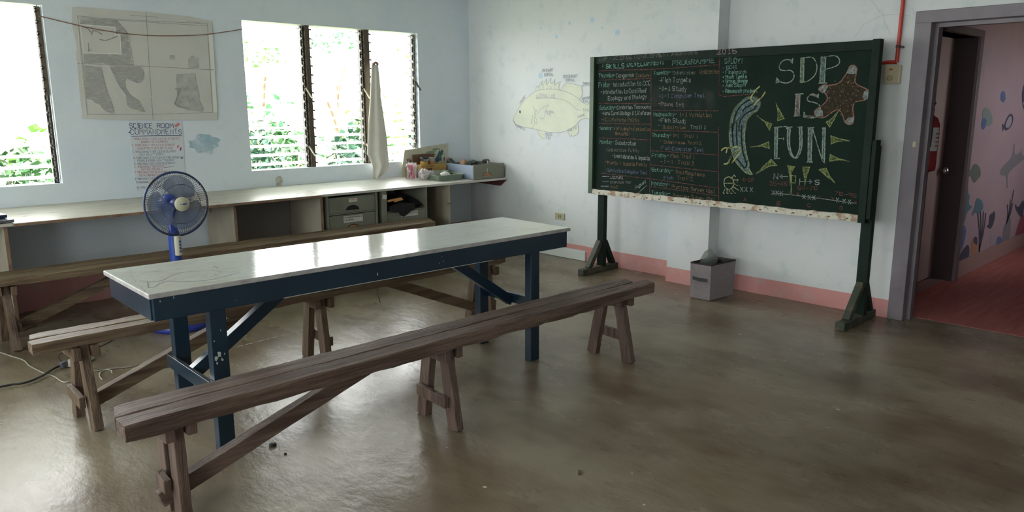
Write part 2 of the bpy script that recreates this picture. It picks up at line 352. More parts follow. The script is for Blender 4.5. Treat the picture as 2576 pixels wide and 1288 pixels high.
# the sea life painted on the passage wall
def mur(pts): return [ony(x, y, -4.3915) for x, y in pts]
def o6(pts, s=2.076, ox=2380, oy=80): return [(ox+x/s, oy+y/s) for x, y in pts]
MC = {'blue': (.10,.14,.30), 'teal': (.10,.17,.22), 'grey': (.22,.19,.22), 'green': (.22,.25,.25), 'orange': (.42,.20,.12), 'red': (.28,.07,.09), 'dark': (.07,.06,.10), 'pale': (.35,.30,.36), 'olive': (.14,.15,.13)}
MM = {k_: mat('mural_'+k_, v, .8) for k_, v in MC.items()}
def mural(name, parts, label):
    root = None
    for i, (c, pts) in enumerate(parts):
        b = MB()
        for poly in pts: b.poly([q+Vector((0,-.0008*i,0)) for q in smoothpts(mur(o6(poly)), 4, True)])
        o = b.build(name if not root else 'painted_detail', MM[c], wb if not root else root, label=label if not root else None)
        root = root or o
mural('painted_fish', [('blue', [[(285,335),(292,312),(302,310),(311,330),(308,352),(299,368),(288,358)]]), ('pale', [[(308,335),(317,325),(314,358)]])], 'small dark blue oval fish painted near the top')
mural('painted_fish', [('green', [[(190,425),(200,400),(215,397),(230,412),(243,455),(235,485),(212,490),(192,455)]]), ('blue', [[(186,470),(197,450),(210,460),(207,490),(195,511),(185,500)]])], 'grey-green tang with a blue face painted on the wall')
mural('painted_fish', [('dark', [[(293,480),(303,485),(320,445),(338,428),(350,440),(349,470),(335,500),(312,516),(302,505),(296,522)]]), ('pale', [[(310,495),(322,455),(338,440),(343,465),(330,498)]])], 'pale oval fish with dark outline painted on the wall')
mural('painted_fish', [('olive', [[(114,755),(120,715),(128,722),(142,695),(160,692),(178,715),(180,750),(165,770),(150,788),(138,780),(128,755)]])], 'dark olive round fish painted beside the inner door')
mural('painted_shark', [('grey', [[(280,735),(295,705),(340,655),(352,590),(359,588),(360,640),(385,630),(390,612),(397,640),(407,650),(407,665),(360,705),(325,745),(322,810),(316,812),(312,755),(290,750)]])], 'grey shark with raised fins painted on the wall')
mural('painted_fish', [('dark', [[(396,330),(402,290),(407,285),(407,400),(399,380)]]), ('pale', [[(400,368),(407,370),(407,384)]])], 'large dark fish cut by the picture edge')
mural('painted_fish', [('teal', [[(135,955),(150,910),(153,890),(162,868),(182,878),(193,900),(190,930),(170,950),(150,945),(140,960)]])], 'teal fish painted above the coral')
mural('painted_fish', [('dark', [[(214,1010),(222,1008),(228,960),(245,945),(252,935),(256,965),(246,1005),(232,1028),(215,1020)]])], 'dark blue narrow fish painted among the coral')
mural('painted_seaweed', [('teal', [[(78,870),(90,850),(100,805),(113,808),(118,850),(124,850),(120,900),(135,915),(110,945),(95,1000),(75,1015),(66,990)]]), ('blue', [[(57,1075),(65,1005),(95,1010),(103,1050),(85,1130),(76,1120),(85,1060),(70,1050)]])], 'tall teal and blue seaweed painted by the door frame')
mural('painted_coral', [('dark', [[(60,1205),(75,1160),(95,1130),(115,1112),(122,1140),(118,1175),(100,1195),(75,1208)]])], 'dark rock painted at the foot of the wall')
mural('painted_coral', [('orange', [[(130,1165),(133,1100),(150,1075),(165,1110),(160,1150),(140,1168)]]), ('dark', [[(142,1095),(150,1070),(163,1078),(160,1112)]])], 'orange sponge painted at the foot of the wall')
mural('painted_coral', [('grey', [[(293,1095),(300,1030),(320,985),(338,975),(335,1040),(325,1090),(305,1100)]]), ('pale', [[(230,1100),(240,1060),(252,1070),(248,1110)]])], 'grey branching coral painted on the wall')
mural('painted_coral', [('red', [[(360,1075),(375,1010),(392,965),(407,960),(407,1050),(380,1068)]]), ('dark', [[(360,900),(378,915),(400,880),(407,905),(400,960),(388,965),(365,930)]]), ('blue', [[(262,1108),(268,1075),(284,1070),(290,1095),(275,1112)]])], 'red coral with purple tips painted by the picture edge')
m = MB()
for base, tips in (((172,1145), [(165,950),(180,945),(195,940),(207,950)]), ((315,1000), [(320,905),(335,880),(352,830),(347,900)])):
    for t_ in tips:
        a, b = mur(o6([base]))[0], mur(o6([t_]))[0]; m.ribbon(smoothpts([a, a.lerp(b,.5)+Vector((.03,0,0)), b]), .022, (0,-1,0), .002)
m.build('painted_coral', MM['dark'], wb, label='thin dark whip corals painted on the wall')
m = MB()
for x, y in [(191,117),(209,112),(228,97),(209,142),(228,137),(170,178),(190,172),(177,217),(194,207),(177,262),(238,1057),(283,945)]:
    c_ = mur(o6([(x,y)]))[0]; m.poly([c_+Vector((.035*math.cos(a), 0, .022*math.sin(a))) for a in [i*.785 for i in range(8)]])
m.build('painted_bubbles', MM['pale'], wb, label='loose school of tiny pale dabs painted high on the wall')
# ------------------------------------------------------------------ louvred windows
GLASS = glassmat('louvre_glass', (.93,.97,.94), 1.5, 1.5, .04)
GLASSM = glassmat('milky_louvre_glass', (.93,.97,.94), .9, 1.5, .08, tr=.35)
WOODM = mat('mullion_wood', (.075,.055,.04), .6, (.12,.09,.065), 6, stretch=(20,20,2))
DARKM = mat('dark_bracket_metal', (.035,.03,.028), .5)
ALU = mat('clip_aluminium', (.26,.25,.19), .6); CREAM = mat('cream_lever', (.6,.56,.42), .5)
def window(name, x0, x1, mulls, tilts):
    w_ = struct(name, (x0, .06, WZ0)); NS = 16; pitch = (WZ1-WZ0)/NS
    edges = [x0] + [v for m_ in mulls for v in m_] + [x1]
    for bi in range(len(edges)//2):
        a, b = edges[2*bi], edges[2*bi+1]
        g = MB()
        for i in range(NS):
            z = WZ0+.02+pitch*(i+.35); t = tilts[bi](i); dy, dz = .05*math.cos(t), .05*math.sin(t)
            g.add([(a+.012,.06-dy,z-dz),(b-.012,.06-dy,z-dz),(b-.012,.06+dy,z+dz),(a+.012,.06+dy,z+dz)], [(0,1,2,3)])
        g.build('louvre_glass', GLASSM if bi == 2 else GLASS, w_, solid=.0)
        for side, xx in (('r', b), ('l', a)):
            if side == 'l' and bi == 0: continue
            ww = .035 if side == 'r' else .012; sgn = -1 if side == 'r' else 1
            xb = xx+sgn*ww
            q = MB().box((min(xx,xb), .045, WZ0), (max(xx,xb), .075, WZ1-.008))
            for i in range(NS):
                z = WZ0+.02+pitch*(i+.35); t = tilts[bi](i); R = Matrix.Rotation(t, 3, 'X')
                q.obox((xx+sgn*(ww-.004), .06, z), (.012, .10, .012), R)
            br = q.build('louvre_bracket', DARKM, w_)
            if side == 'r':
                q = MB()
                for i in range(NS):
                    z = WZ0+.02+pitch*(i+.35)
                    q.box((xb-.004, .030, z-.02), (xb+.012, .046, z+.006)).box((xb+.014, .034, z-.035), (xb+.019, .045, z+.035))
                q.build('louvre_clips', ALU, br)
                if bi < 2 or name == 'window_2':
                    q = MB()
                    for zz in ((1.60,1.08) if bi < 2 else (1.68,)):
                        q.bar((xx-.012,.035,zz+.03), (xx+.02,-.012,zz-.06), .016, .008)
                    q.build('louvre_lever', CREAM if bi < 2 else DARKM, br)
    for a, b in mulls: MB().box((a,.02,WZ0), (b,.13,WZ1)).build('mullion', WOODM, w_, bevel=.003)
    return w_
R_ = math.radians
std = lambda i: R_(10)
near = lambda i: R_(12 if i > 7 else 30)
W2 = window('window_2', -2.502, -.682, [(-1.911,-1.865), (-1.296,-1.235)], [std, std, near])
W1 = window('window_1', -5.79, -3.972, [(-5.2,-5.15), (-4.58,-4.53)], [std, std, std])
W3 = window('window_3', -8.9, -7.1, [(-8.3,-8.25), (-7.7,-7.65)], [std, std, std])  # unseen window added farther along this wall for more light
m = MB().box((-4.005,.03,1.55),(-3.972,.05,2.16)); m.build('louvre_bracket', WOODM, W1)
# bars and pane of an unseen window added to light the passage
W4 = struct('window_4')
m = MB().box((2.25,-6.7,1.3),(2.3,-6.65,1.9)).box((3.2,-6.7,1.3),(3.25,-6.65,1.9)).box((2.72,-6.7,1.3),(2.77,-6.65,1.9)); m.build('window_frame', MAUVE, W4)
MB().add([(2.3,-6.68,1.3),(3.2,-6.68,1.3),(3.2,-6.68,1.9),(2.3,-6.68,1.9)], [(0,1,2,3)]).build('window_glass', GLASS, W4)
for k, (ax, a, b) in enumerate([(0,-8.6,-6.4),(0,-6.0,-3.8),(1,-7.6,-5.4),(1,-3.9,-1.7)]):  # unseen windows added behind the camera and at far left for fill light
    wn = struct('window_%d' % (5+k)); fr, gl = MB(), MB()
    for c_ in (a, (a+b)/2-.02, b-.04):
        if ax == 0: fr.box((c_,-8.70,.915),(c_+.04,-8.65,2.4))
        else: fr.box((-9.10,c_,.915),(-9.05,c_+.04,2.176))
    if ax == 0: gl.add([(a,-8.68,.915),(b,-8.68,.915),(b,-8.68,2.4),(a,-8.68,2.4)], [(0,1,2,3)])
    else: gl.add([(-9.08,a,.915),(-9.08,b,.915),(-9.08,b,2.176),(-9.08,a,2.176)], [(0,1,2,3)])
    fr.build('window_frame', WOODM, wn); gl.build('window_glass', GLASS, wn)
# ------------------------------------------------------------------ outdoors
GRASS = mat('yard_ground', (.16,.20,.07), .9, (.25,.2,.12), 1.2, bump=.02)
def gz(x, y): return -.35+.10*math.sin(x*.7)+.05*math.sin(y*1.3+x)
m = MB(); nx, ny = 36, 26; vs = []
for j in range(ny+1):
    for i in range(nx+1):
        x = -20+i*1.5; y = .16+j*1.5; vs.append((x, y, gz(x, y) if j else -.35))
m.add(vs, [(j*(nx+1)+i, j*(nx+1)+i+1, (j+1)*(nx+1)+i+1, (j+1)*(nx+1)+i) for j in range(ny) for i in range(nx)], True)
m.build('ground', GRASS, kind='structure')
m = MB().box((-20,-20,-.4),(28,-8.76,-.35)).box((8.16,-8.76,-.4),(28,.1,-.35)); m.build('ground', GRASS, kind='structure')
LEAFS = [mat('leaf_green_%d' % i, c, .5, c2, 1.5, spec=.4) for i, (c, c2) in enumerate([((.05,.16,.03),(.14,.32,.07)), ((.03,.12,.05),(.08,.24,.12)), ((.10,.22,.05),(.22,.38,.11))])]
for q in LEAFS: q.node_tree.nodes['Principled BSDF'].inputs['Transmission Weight'].default_value = 0
LEAFD = [mat('dark_leaf_%d' % i, c, .45, c2, 1.5, spec=.4) for i, (c, c2) in enumerate([((.012,.050,.014),(.035,.11,.03)), ((.008,.035,.018),(.02,.075,.04)), ((.03,.085,.02),(.07,.16,.045))])]  # shade of the low foliage is put into these darker greens
BARK = mat('tree_bark', (.17,.125,.09), .8, (.25,.19,.14), 6, stretch=(8,8,1), bump=.01)
def leafy(mb, c, r, n, s, rnd, droop=.3):
    for _ in range(n):
        while 1:
            p = Vector([rnd.uniform(-1,1) for _ in range(3)])
            if .25 < p.length < 1: break
        q = Vector((c[0]+p.x*r[0], c[1]+p.y*r[1], c[2]+p.z*r[2]))
        d = Vector((rnd.uniform(-1,1), rnd.uniform(-1,1), rnd.uniform(-1,.5)-droop)).normalized(); sd = d.cross(Vector((rnd.uniform(-1,1), rnd.uniform(-1,1), 1))).normalized()
        L = s*rnd.uniform(.6,1.3); W = L*.32; mid = q+d*L*.5+Vector((0,0,L*.08))
        mb.add([q, mid+sd*W, q+d*L, mid-sd*W], [(0,1,2),(0,2,3)])
def tree(name, label, base, top, lean, crown, n, s, li, rad=.09, group='trees and shrubs outside the louvred windows', cat='tree'):
    rnd = random.Random(int(base[0]*100)+int(base[1]*10)); g0 = gz(base[0], base[1])-.05
    t = thing(name, label, cat, (base[0], base[1], g0), group)
    b = Vector((base[0], base[1], g0)); e = Vector((base[0]+lean[0], base[1]+lean[1], top)); mid = b.lerp(e,.5)+Vector((rnd.uniform(-.12,.12), 0, 0))
    m = MB().tube(smoothpts([b, mid, e]), rad, 8, radii=[rad*(1-.55*i/12) for i in range(13)])
    for k in range(3):
        a = b.lerp(e, .55+.13*k); q = a+Vector((rnd.uniform(-.8,.8), rnd.uniform(-.4,.4), rnd.uniform(.4,.9))); m.tube([a, a.lerp(q,.5)+Vector((0,0,.05)), q], rad*.35, 6)
    m.build('trunk', BARK, t)
    m = MB()
    for c, r in crown: leafy(m, (base[0]+c[0], base[1]+c[1], c[2]), r, int(n*r[0]*r[1]*r[2]*6), s, rnd)
    m.build('foliage', LEAFD[li] if cat == 'shrub' else LEAFS[li], t)
    return t
tree('broadleaf_tree', 'broadleaf tree with pale leaning trunk outside the left bay of the middle window', (-.9,4.3), 1.9, (.9,.2), [((.4,0,.75),(.8,.5,.5)), ((-.5,.3,.6),(.6,.5,.5)), ((.7,.5,2.25),(.7,.5,.22))], 420, .085, 0, .075)
tree('broadleaf_tree', 'broadleaf tree with straight pale trunk outside the centre bay of the middle window', (1.6,5.3), 2.0, (.05,.1), [((.65,.1,.8),(.6,.4,.45)), ((-.55,.2,.7),(.45,.4,.4)), ((.2,.4,2.6),(.6,.5,.2))], 420, .085, 1, .09)
tree('broadleaf_tree', 'tree with hanging branches outside the right bay of the middle window', (2.5,3.4), 2.0, (-.15,0), [((.1,0,.95),(.9,.5,.65)), ((-.4,.2,2.15),(.5,.5,.25))], 380, .085, 2, .08)
for sx, sy, sz, sr, sl, lab in ((-1.45,2.2,.66,.36,1,'dark green shrub at the left edge of the middle window'), (-.70,3.05,.66,.34,0,'mid green shrub below the leaning trunk in the left bay of the middle window'), (-.10,2.2,.55,.34,1,'low dark shrub behind the first mullion of the middle window'),
    (.68,3.05,.70,.36,0,'bushy green shrub in the centre bay of the middle window'), (1.10,2.2,.72,.34,1,'dark bluish green shrub behind the second mullion of the middle window'), (2.0,2.1,.74,.36,2,'yellow-green shrub in the right bay of the middle window'),
    (-3.88,1.75,.52,.36,0,'mid green shrub at the left edge of the picture outside the left window')):
    tree('leafy_shrub', lab, (sx,sy), sz, (.05,0), [((0,0,sz+.10),(sr,.34,.60))], 1500, .10, sl, .03, cat='shrub')
for i, (x, y, z) in enumerate([(-1.5,9,2.2), (2.2,10.5,2.8), (5.6,9.8,2.6), (9.5,10.5,2.6), (-4.8,9.5,2.6), (13,11,3.0)]):
    pl = ['behind the leaning trunk', 'behind the straight trunk', 'behind the right bay', 'farthest right beyond the window', 'beyond the left window', 'at the far right edge of the yard'][i]
    tree('broadleaf_tree', 'distant pale green tree '+pl, (x, y), z*.8, (.2,0), [((0,0,z*.8-1.1),(1.4,1.0,.8))], 34, .26, i % 3, .13)
# banana plants outside the left window
def banana(x, y, lab, n, rnd, h):
    t = thing('banana_plant', lab, 'banana plant', (x, y, gz(x,y)-.03), 'trees and shrubs outside the louvred windows')
    z0 = gz(x,y)-.03
    MB().tube([(x,y,z0),(x+.03,y,z0+h*.5),(x,y,z0+h)], .07, 8, radii=[.09,.07,.05]).build('stem', mat('banana_stem', (.3,.36,.14), .6), t)
    for k in range(n):
        a = 2*math.pi*k/n+rnd.uniform(-.3,.3); L = rnd.uniform(.8,1.2); pts = []
        for i in range(9):
            s = i/8; pts.append(Vector((x+math.cos(a)*L*s, y+math.sin(a)*L*s, z0+h+.45*math.sin(s*2.4)-.45*s*s)))
        m = MB(); vs = []; sd = Vector((-math.sin(a), math.cos(a), 0))
        for i, p in enumerate(pts):
            wd = .15*math.sin(math.pi*min(1, .08+i/8*.92))+.004; vs += [p-sd*wd-Vector((0,0,wd*.4)), p, p+sd*wd-Vector((0,0,wd*.4))]
        m.add(vs, [q for i in range(8) for q in ((3*i,3*i+1,3*i+4,3*i+3),(3*i+1,3*i+2,3*i+5,3*i+4))], True).build('leaf', LEAFD[2 if k % 2 else 0], t)
rb = random.Random(3)
banana(-3.25,3.3,'banana plant with broad bright leaves low in the left window', 14, rb, .85)
banana(-3.0,5.6,'smaller banana plant behind the bright one in the left window', 8, rb, .95)
# timber yard fence far left behind the shrubs
t = thing('yard_fence', 'low brown timber fence outside behind the shrubs of the middle window', 'fence', (0,5.2,-.4))
m = MB()
for k in range(12): m.box((-1.6+.2*k,5.2,-.45),(-1.44+.2*k,5.225,.62))
m.build('fence_boards', BARK, t); MB().box((-1.65,5.225,.35),(.8,5.26,.43)).build('fence_rail', BARK, t)
# ------------------------------------------------------------------ string, wall map, handwritten poster, towel
pts = [ony(97,40,-.012), ony(180,60,-.02), ony(250,75,-.022), ony(330,86,-.022), ony(400,90,-.022), ony(500,88,-.022), ony(560,81,-.02), ony(611,73,-.01)]
tag(MB().tube(smoothpts(pts), .003, 6).build('string', mat('brown_string', (.22,.09,.06), .8)), 'thin brown string sagging across the wall map between the two windows', 'string')
def c8(L, y=-.010): return [ony(180+a/4.025, b/4.025, y) for a, b in L]
PAPER = mat('map_paper', (.62,.60,.56), .85, (.56,.55,.51), 3, lo=.4, hi=.7, bump=.001, bscale=9)
mp_ = thing('wall_map', 'large creased old sea chart taped to the wall above the handwritten poster', 'map', ony(182,302,-.01))
m = MB(); out = c8([(5,75),(60,68),(400,95),(760,120),(1180,165),(1415,215),(1430,400),(1445,690),(1478,1130),(1470,1215),(820,1212),(420,1212),(110,1200),(85,960),(55,620),(45,560),(55,480),(25,330),(5,240)])
m.prism(out, (0,.006,0)); m.build('map_sheet', PAPER, mp_)
GR = mat('map_grey_print', (.40,.40,.39), .85, (.47,.46,.45), 30, stretch=(1,1,6), alpha=(14., .25, .7, .15, .7)); GR2 = mat('map_light_print', (.46,.46,.45), .85, alpha=(16., .25, .7, .05, .5)); GRL = mat('map_line_print', (.26,.26,.27), .85, alpha=(30.,.3,.5,.3,1)); WLN = mat('map_white_line', (.82,.80,.76), .8)
m = MB()
for L_ in ([(85,195),(455,200),(520,270),(570,330),(585,420),(605,520),(600,600),(640,660),(390,665),(320,640),(130,640),(105,400)],
           [(130,660),(300,680),(325,800),(370,950),(410,1050),(428,1120),(400,1145),(330,1110),(290,1060),(230,1040),(210,1010),(150,1000)],
           [(390,670),(700,670),(735,740),(720,820),(660,838),(560,790),(545,830),(560,900),(600,960),(690,1020),(750,1135),(700,1130),(590,1090),(560,1060),(550,960),(490,880),(440,780)]): m.poly(c8(L_, -.0112)[::-1])
m.build('printed_land', GR, mp_)
m = MB()
for L_ in ([(1060,750),(1250,740),(1265,850),(1285,960),(1290,1010),(1335,1090),(1325,1130),(1200,1120),(1080,1090),(1040,1060),(1070,980),(1060,880)],
           [(990,560),(1040,560),(1055,600),(1020,612),(992,598)], [(1180,600),(1220,560),(1290,590),(1295,680),(1180,700)]): m.poly(c8(L_, -.0112)[::-1])
m.build('printed_land', GR2, mp_)
m = MB(); m.poly(c8([(95,250),(440,275),(445,350),(490,352),(503,548),(122,535)], -.0116)[::-1]); m.build('inset_panel', PAPER, mp_)
m = MB(); m.ribbon(c8([(88,250),(440,275),(445,350),(490,352),(503,548),(122,535),(88,250)], -.012), .006, (0,-1,0)); m.ribbon(c8([(60,160),(85,600),(150,1155),(165,1160)], -.012), .003, (0,-1,0)); m.build('inset_border', WLN, mp_)
m = MB()
for L_ in ([(60,160),(300,185),(740,210),(1375,240),(1400,700),(1430,1140),(820,1158),(160,1158),(110,620),(60,160)], [(78,180),(730,222),(1370,262)], [(455,210),(530,290),(560,340),(600,380),(585,430),(560,440),(605,500),(610,560),(630,630)],
           [(300,680),(325,800),(370,950),(410,1050),(428,1120),(410,1145),(330,1110),(290,1060)], [(390,680),(440,780),(490,880),(530,920),(575,960)], [(710,680),(735,740),(720,820),(660,838),(560,790)],
           [(1250,740),(1265,850),(1295,960),(1290,1010),(1335,1090),(1325,1130)], [(595,155),(880,175)], [(1170,215),(1300,232)]): m.ribbon(smoothpts(c8(L_, -.0122), 3) if L_[0][0] not in (60, 78) else c8(L_, -.0122), .0028, (0,-1,0))
for L_ in ([(125,275),(165,290),(180,310),(200,330),(205,355),(215,310),(240,315),(250,310),(280,330),(310,350)], [(285,400),(340,410),(380,400),(430,380),(460,370)], [(170,440),(175,480),(170,520),(200,500)], [(1050,900),(1100,900),(1045,1050),(1100,1080),(1170,1090)]): m.ribbon(c8(L_, -.0122), .007, (0,-1,0))
m.build('printed_lines', GRL, mp_)
m = MB(); m.ribbon(c8([(755,120),(785,640),(825,1210)], -.012), .004, (0,-1,0)); m.ribbon(c8([(55,640),(750,670),(1440,708)], -.012), .004, (0,-1,0)); m.build('fold_creases', mat('map_crease', (.33,.31,.28), .85, alpha=(14.,.3,.6,.2,.9)), mp_)
m = MB().poly(c8([(1385,340),(1430,350),(1476,1130),(1440,1140)], -.0118)[::-1]); m.build('curled_edge', mat('curled_paper', (.75,.74,.69), .8), mp_)
# poster
def c6(x, y): return (300+x/6.44, 290+y/6.44)
PO = thing('handwritten_poster', 'handwritten rules poster in blue and red marker below the wall map', 'poster', ony(330,478,-.004))
m = MB().prism([ony(*c6(a,b), -.004) for a, b in [(150,90),(1010,90),(1040,400),(1075,1180),(280,1225),(215,600)]], (0,.0035,0)); m.build('poster_sheet', mat('poster_paper', (.64,.67,.73), .85, (.62,.66,.69), 3), PO)
INKB = mat('blue_marker', (.06,.08,.20), .6); INKB2 = mat('faded_blue_marker', (.25,.28,.38), .7); INKR = mat('faded_red_marker', (.55,.28,.32), .7); INKP = mat('magenta_mark', (.42,.06,.22), .6)
def wr6(mb, s, x0, y0, x1, y1, h, sw):
    a, b = ony(*c6(x0,y0), -.0048), ony(*c6(x1,y1), -.0048); t_ = ony(*c6(x0,y0-h), -.0048); write(mb, s, a, b, (t_-a).length, (0,-1,0), sw, .0004)
m = MB(); wr6(m, 'SCIENCE', 175,208, 530,205, 80, .0042); wr6(m, 'ROOM', 615,205, 880,205, 75, .0042); wr6(m, 'COMMANDMENTS', 188,310, 1015,305, 82, .0036)
m.ribbon([ony(*c6(a,b), -.0052) for a, b in [(200,340),(600,330),(1010,330)]], .0045, (0,-1,0)); m.box(ony(*c6(155,290),-.005), ony(*c6(175,265),-.0055)); m.build('lettering', INKB, PO)
m = MB()
for s, x0, x1, y in [('THOU SHALT NOT LEAVE SCIENCE',230,975,398),('BOOKS IN DISARRAY',360,790,450),('2. THOU SHALT NOT LEAVE SCIENCE',205,900,503),('EQUIPMENT OUT OF PLACE',300,870,553),('6. THOU SHALT NOT STEAL',245,740,850),('WRITING UTENSILS',355,700,893),('7. THOU SHALT NOT BE ELECTRONICALLY',250,910,940),('SOCIAL DURING LECTURES',320,770,990)]:
    wr6(m, s, x0, y, x1, y-8, 32, .0022)
m.build('lettering', INKR, PO)
m = MB()
for s, x0, x1, y in [('3. THOU SHALT NOT LEAVE SLATES',215,910,608),('NOT SCATTERED',330,720,655),('4. THOU SHALT NOT LEAVE THE CROSS',225,970,705),('PENS & FOOD UNATTENDED',300,890,752),('5. THOU SHALT NOT WASTE ELECTRICITY',245,910,800),('8. THOU SHALT CLEAN UP AFTER',255,760,1045),('9. THOU SHALT NOT ERASE THE',275,760,1100),('BOARD',520,650,1130),('10. THOU SHALT NOT SLEEP',285,760,1185)]:
    wr6(m, s, x0, y, x1, y-10, 30, .0022)
m.ribbon([ony(*c6(a,b), -.0052) for a, b in [(735,850),(890,828)]], .004, (0,-1,0)); m.build('lettering', INKB2, PO)
m = MB().poly([ony(*c6(a,b), -.0056) for a, b in [(890,160),(965,118),(990,150),(915,200)]]); m.poly([ony(*c6(a,b), -.0056) for a, b in [(930,525),(945,480),(975,490),(950,530)]]); m.build('red_sticker', mat('red_sticker', (.62,.22,.24), .7), PO)
m = MB().poly([ony(*c6(a,b), -.0056) for a, b in [(980,570),(985,520),(1005,515),(1008,545),(995,580)]]); m.build('small_drawing', INKP, PO)
m = MB().poly([ony(*c6(a,b), -.0056) for a, b in [(990,690),(1000,670),(1030,672),(1036,695),(1010,712)]]); m.build('small_drawing', INKB2, PO)
# towel hanging in front of the right bay
TOW = mat('towel_cloth', (.72,.69,.62), .95, (.66,.63,.56), 8, bump=.002, bscale=60)
rows = [(162,935,951),(200,933,955),(246,931,958),(302,927,966),(349,925,973),(389,923,976),(397,930,977),(417,937,979),(433,938,971),(447,939,960)]
tw = MB(); vs = []; n = 14
for ri, (py, xa, xb) in enumerate(rows):
    for i in range(n+1):
        s = i/n; px = xa+(xb-xa)*s; yy = -.045-.02*math.sin(s*3.14)*min(1, ri/3)-.012*math.sin(s*11+ri*.25)*min(1,(ri+.5)/3); vs.append(ony(px, py+(4*math.sin(s*5) if ri == 9 else 0), yy))
tw.add(vs, [(j*(n+1)+i, j*(n+1)+i+1, (j+1)*(n+1)+i+1, (j+1)*(n+1)+i) for j in range(len(rows)-1) for i in range(n)], True)
T = thing('hanging_towel', 'long pale cloth hanging in front of the louvres down to the worktop', 'towel', ony(948,452,-.04))
tw.build('cloth', TOW, T, solid=.004)
m = MB(); a = ony(944,163,-.04)
m.tube(smoothpts([a+Vector((-.03,.0,.0)), a+Vector((0,-.01,.02)), a+Vector((.03,.0,.005))]), .012, 8).tube([a+Vector((0,0,.0)), Vector((a.x+.0,.02,a.z+.03))], .004, 6); m.build('cloth_knot', mat('knot_brown', (.35,.2,.16), .8), T)
# ------------------------------------------------------------------ worktop along the window wall, dividers and drawer units
def ctop(y): return .768+(y/-.60)*(.732-.768)         # the worktop falls slightly towards the room
PLYW = mat('white_worktop', (.60,.58,.55), .32, (.52,.50,.46), 3, stretch=(1,4,1), bump=.0008, bscale=30, rvar=.15)
PLYB = mat('worn_plywood_top', (.47,.43,.37), .36, (.56,.54,.49), 2.2, stretch=(1,5,1), lo=.35, hi=.6, col3=(.25,.17,.11), s3=5, lo3=.62, hi3=.72, rvar=.2)
PLYE = mat('plywood_panel', (.42,.39,.31), .7, (.34,.29,.22), 3.5, stretch=(1,1,.5), col3=(.25,.15,.10), s3=9, lo3=.68, hi3=.74)
PEDGE = mat('dark_ply_edge', (.17,.09,.06), .7, (.30,.2,.13), 12)
def slab(mb, xa0, xa1, xb0, xb1, t=.020, yb=0., yf=-.60):
    # back edge xa0..xa1, front edge xb0..xb1
    P_ = [(xb0,yf,ctop(yf)),(xb1,yf,ctop(yf)),(xa1,yb,ctop(yb)),(xa0,yb,ctop(yb))]
    mb.prism([Vector(p)-Vector((0,0,t)) for p in P_], (0,0,t)); return mb
cw = thing('worktop', 'long plywood worktop under the windows, brown at left and white at right', 'worktop', (-2.4,-.3,.73))
slab(MB(), -9.0, -4.42, -9.0, -4.42).build('worktop_board', PLYB, cw, label='far left board of the worktop')
slab(MB(), -4.418, -2.15, -4.418, -2.185, yf=-.615).build('worktop_board', PLYB, cw, label='worn brown board of the worktop')
m = MB(); yf_ = -.6155; zf_ = ctop(-.615); m.box((-4.418,yf_-.0015,zf_-.020),(-2.187,yf_+.0004,zf_-.003)); m.build('board_edge', PEDGE, cw, label='dark brown front edge of the brown board')
for xe, ye in ((-4.459,-.5757),(-2.925,-.5607),(-2.1775,-.5857)): MB().box((xe-.0105,ye,.002),(xe+.0105,ye+.0006,.706)).build('divider_edge', PEDGE, cw)
slab(MB(), -2.15, -.004, -2.18, -.004, yf=-.60).build('worktop_board', PLYW, cw, label='white board of the worktop')
m = MB().prism([(-.024,-.02,.742),(-.024,-.02,.652),(-.024,-.49,.640),(-.024,-.588,.711)], (.022,0,0)); m.build('wall_bracket', mat('brown_bracket', (.10,.035,.03), .6), cw, label='dark red-brown bracket at the corner end')
m = MB().box((-9,-.03,.70),(-.03,-.002,.744)); m.build('back_rail', PLYE, cw)
for i, x in enumerate((-8.0,-6.2)):
    o = MB().box((x,-.57,0),(x+.02,-.02,.71)).build('divider_panel', PLYE, cw)
P1 = MB().box((-4.47,-.575,0),(-4.448,-.03,.708)).build('divider_panel', PLYE, cw, label='plywood divider at the far left end'); 
MB().box((-2.935,-.56,0),(-2.915,-.03,.712)).build('divider_panel', PLYE, cw)
MB().box((-2.19,-.585,0),(-2.165,-.03,.712)).build('divider_panel', PLYE, cw)
MB().box((-.785,-.575,0),(-.762,-.03,.712)).build('divider_panel', PLYE, cw)
MB().box((-.80,-.582,.525),(-.755,-.574,.535)).build('wood_splinter', PEDGE, cw)
MB().box((-2.91,-.05,.02),(-2.195,-.04,.70)).build('back_panel', mat('grey_back_panel', (.22,.20,.19), .8), cw)
UNIT = mat('drawer_unit_grey_green', (.175,.175,.135), .55, (.215,.215,.17), 5, col3=(.15,.15,.12), s3=22, lo3=.66, hi3=.7); UNITD = mat('drawer_dark_gap', (.012,.012,.012), .9); TAN = mat('tan_wood', (.42,.22,.10), .7); LBL = mat('label_card', (.62,.60,.54), .7); INK = mat('label_pen', (.08,.07,.07), .7); INKRED = mat('label_red_pen', (.45,.12,.08), .7)
def halfmoon(cx, cz, r, y, n=14): return [(cx+r*math.cos(math.pi*k/n), y, cz+r*.62*math.sin(math.pi*k/n)) for k in range(n+1)]
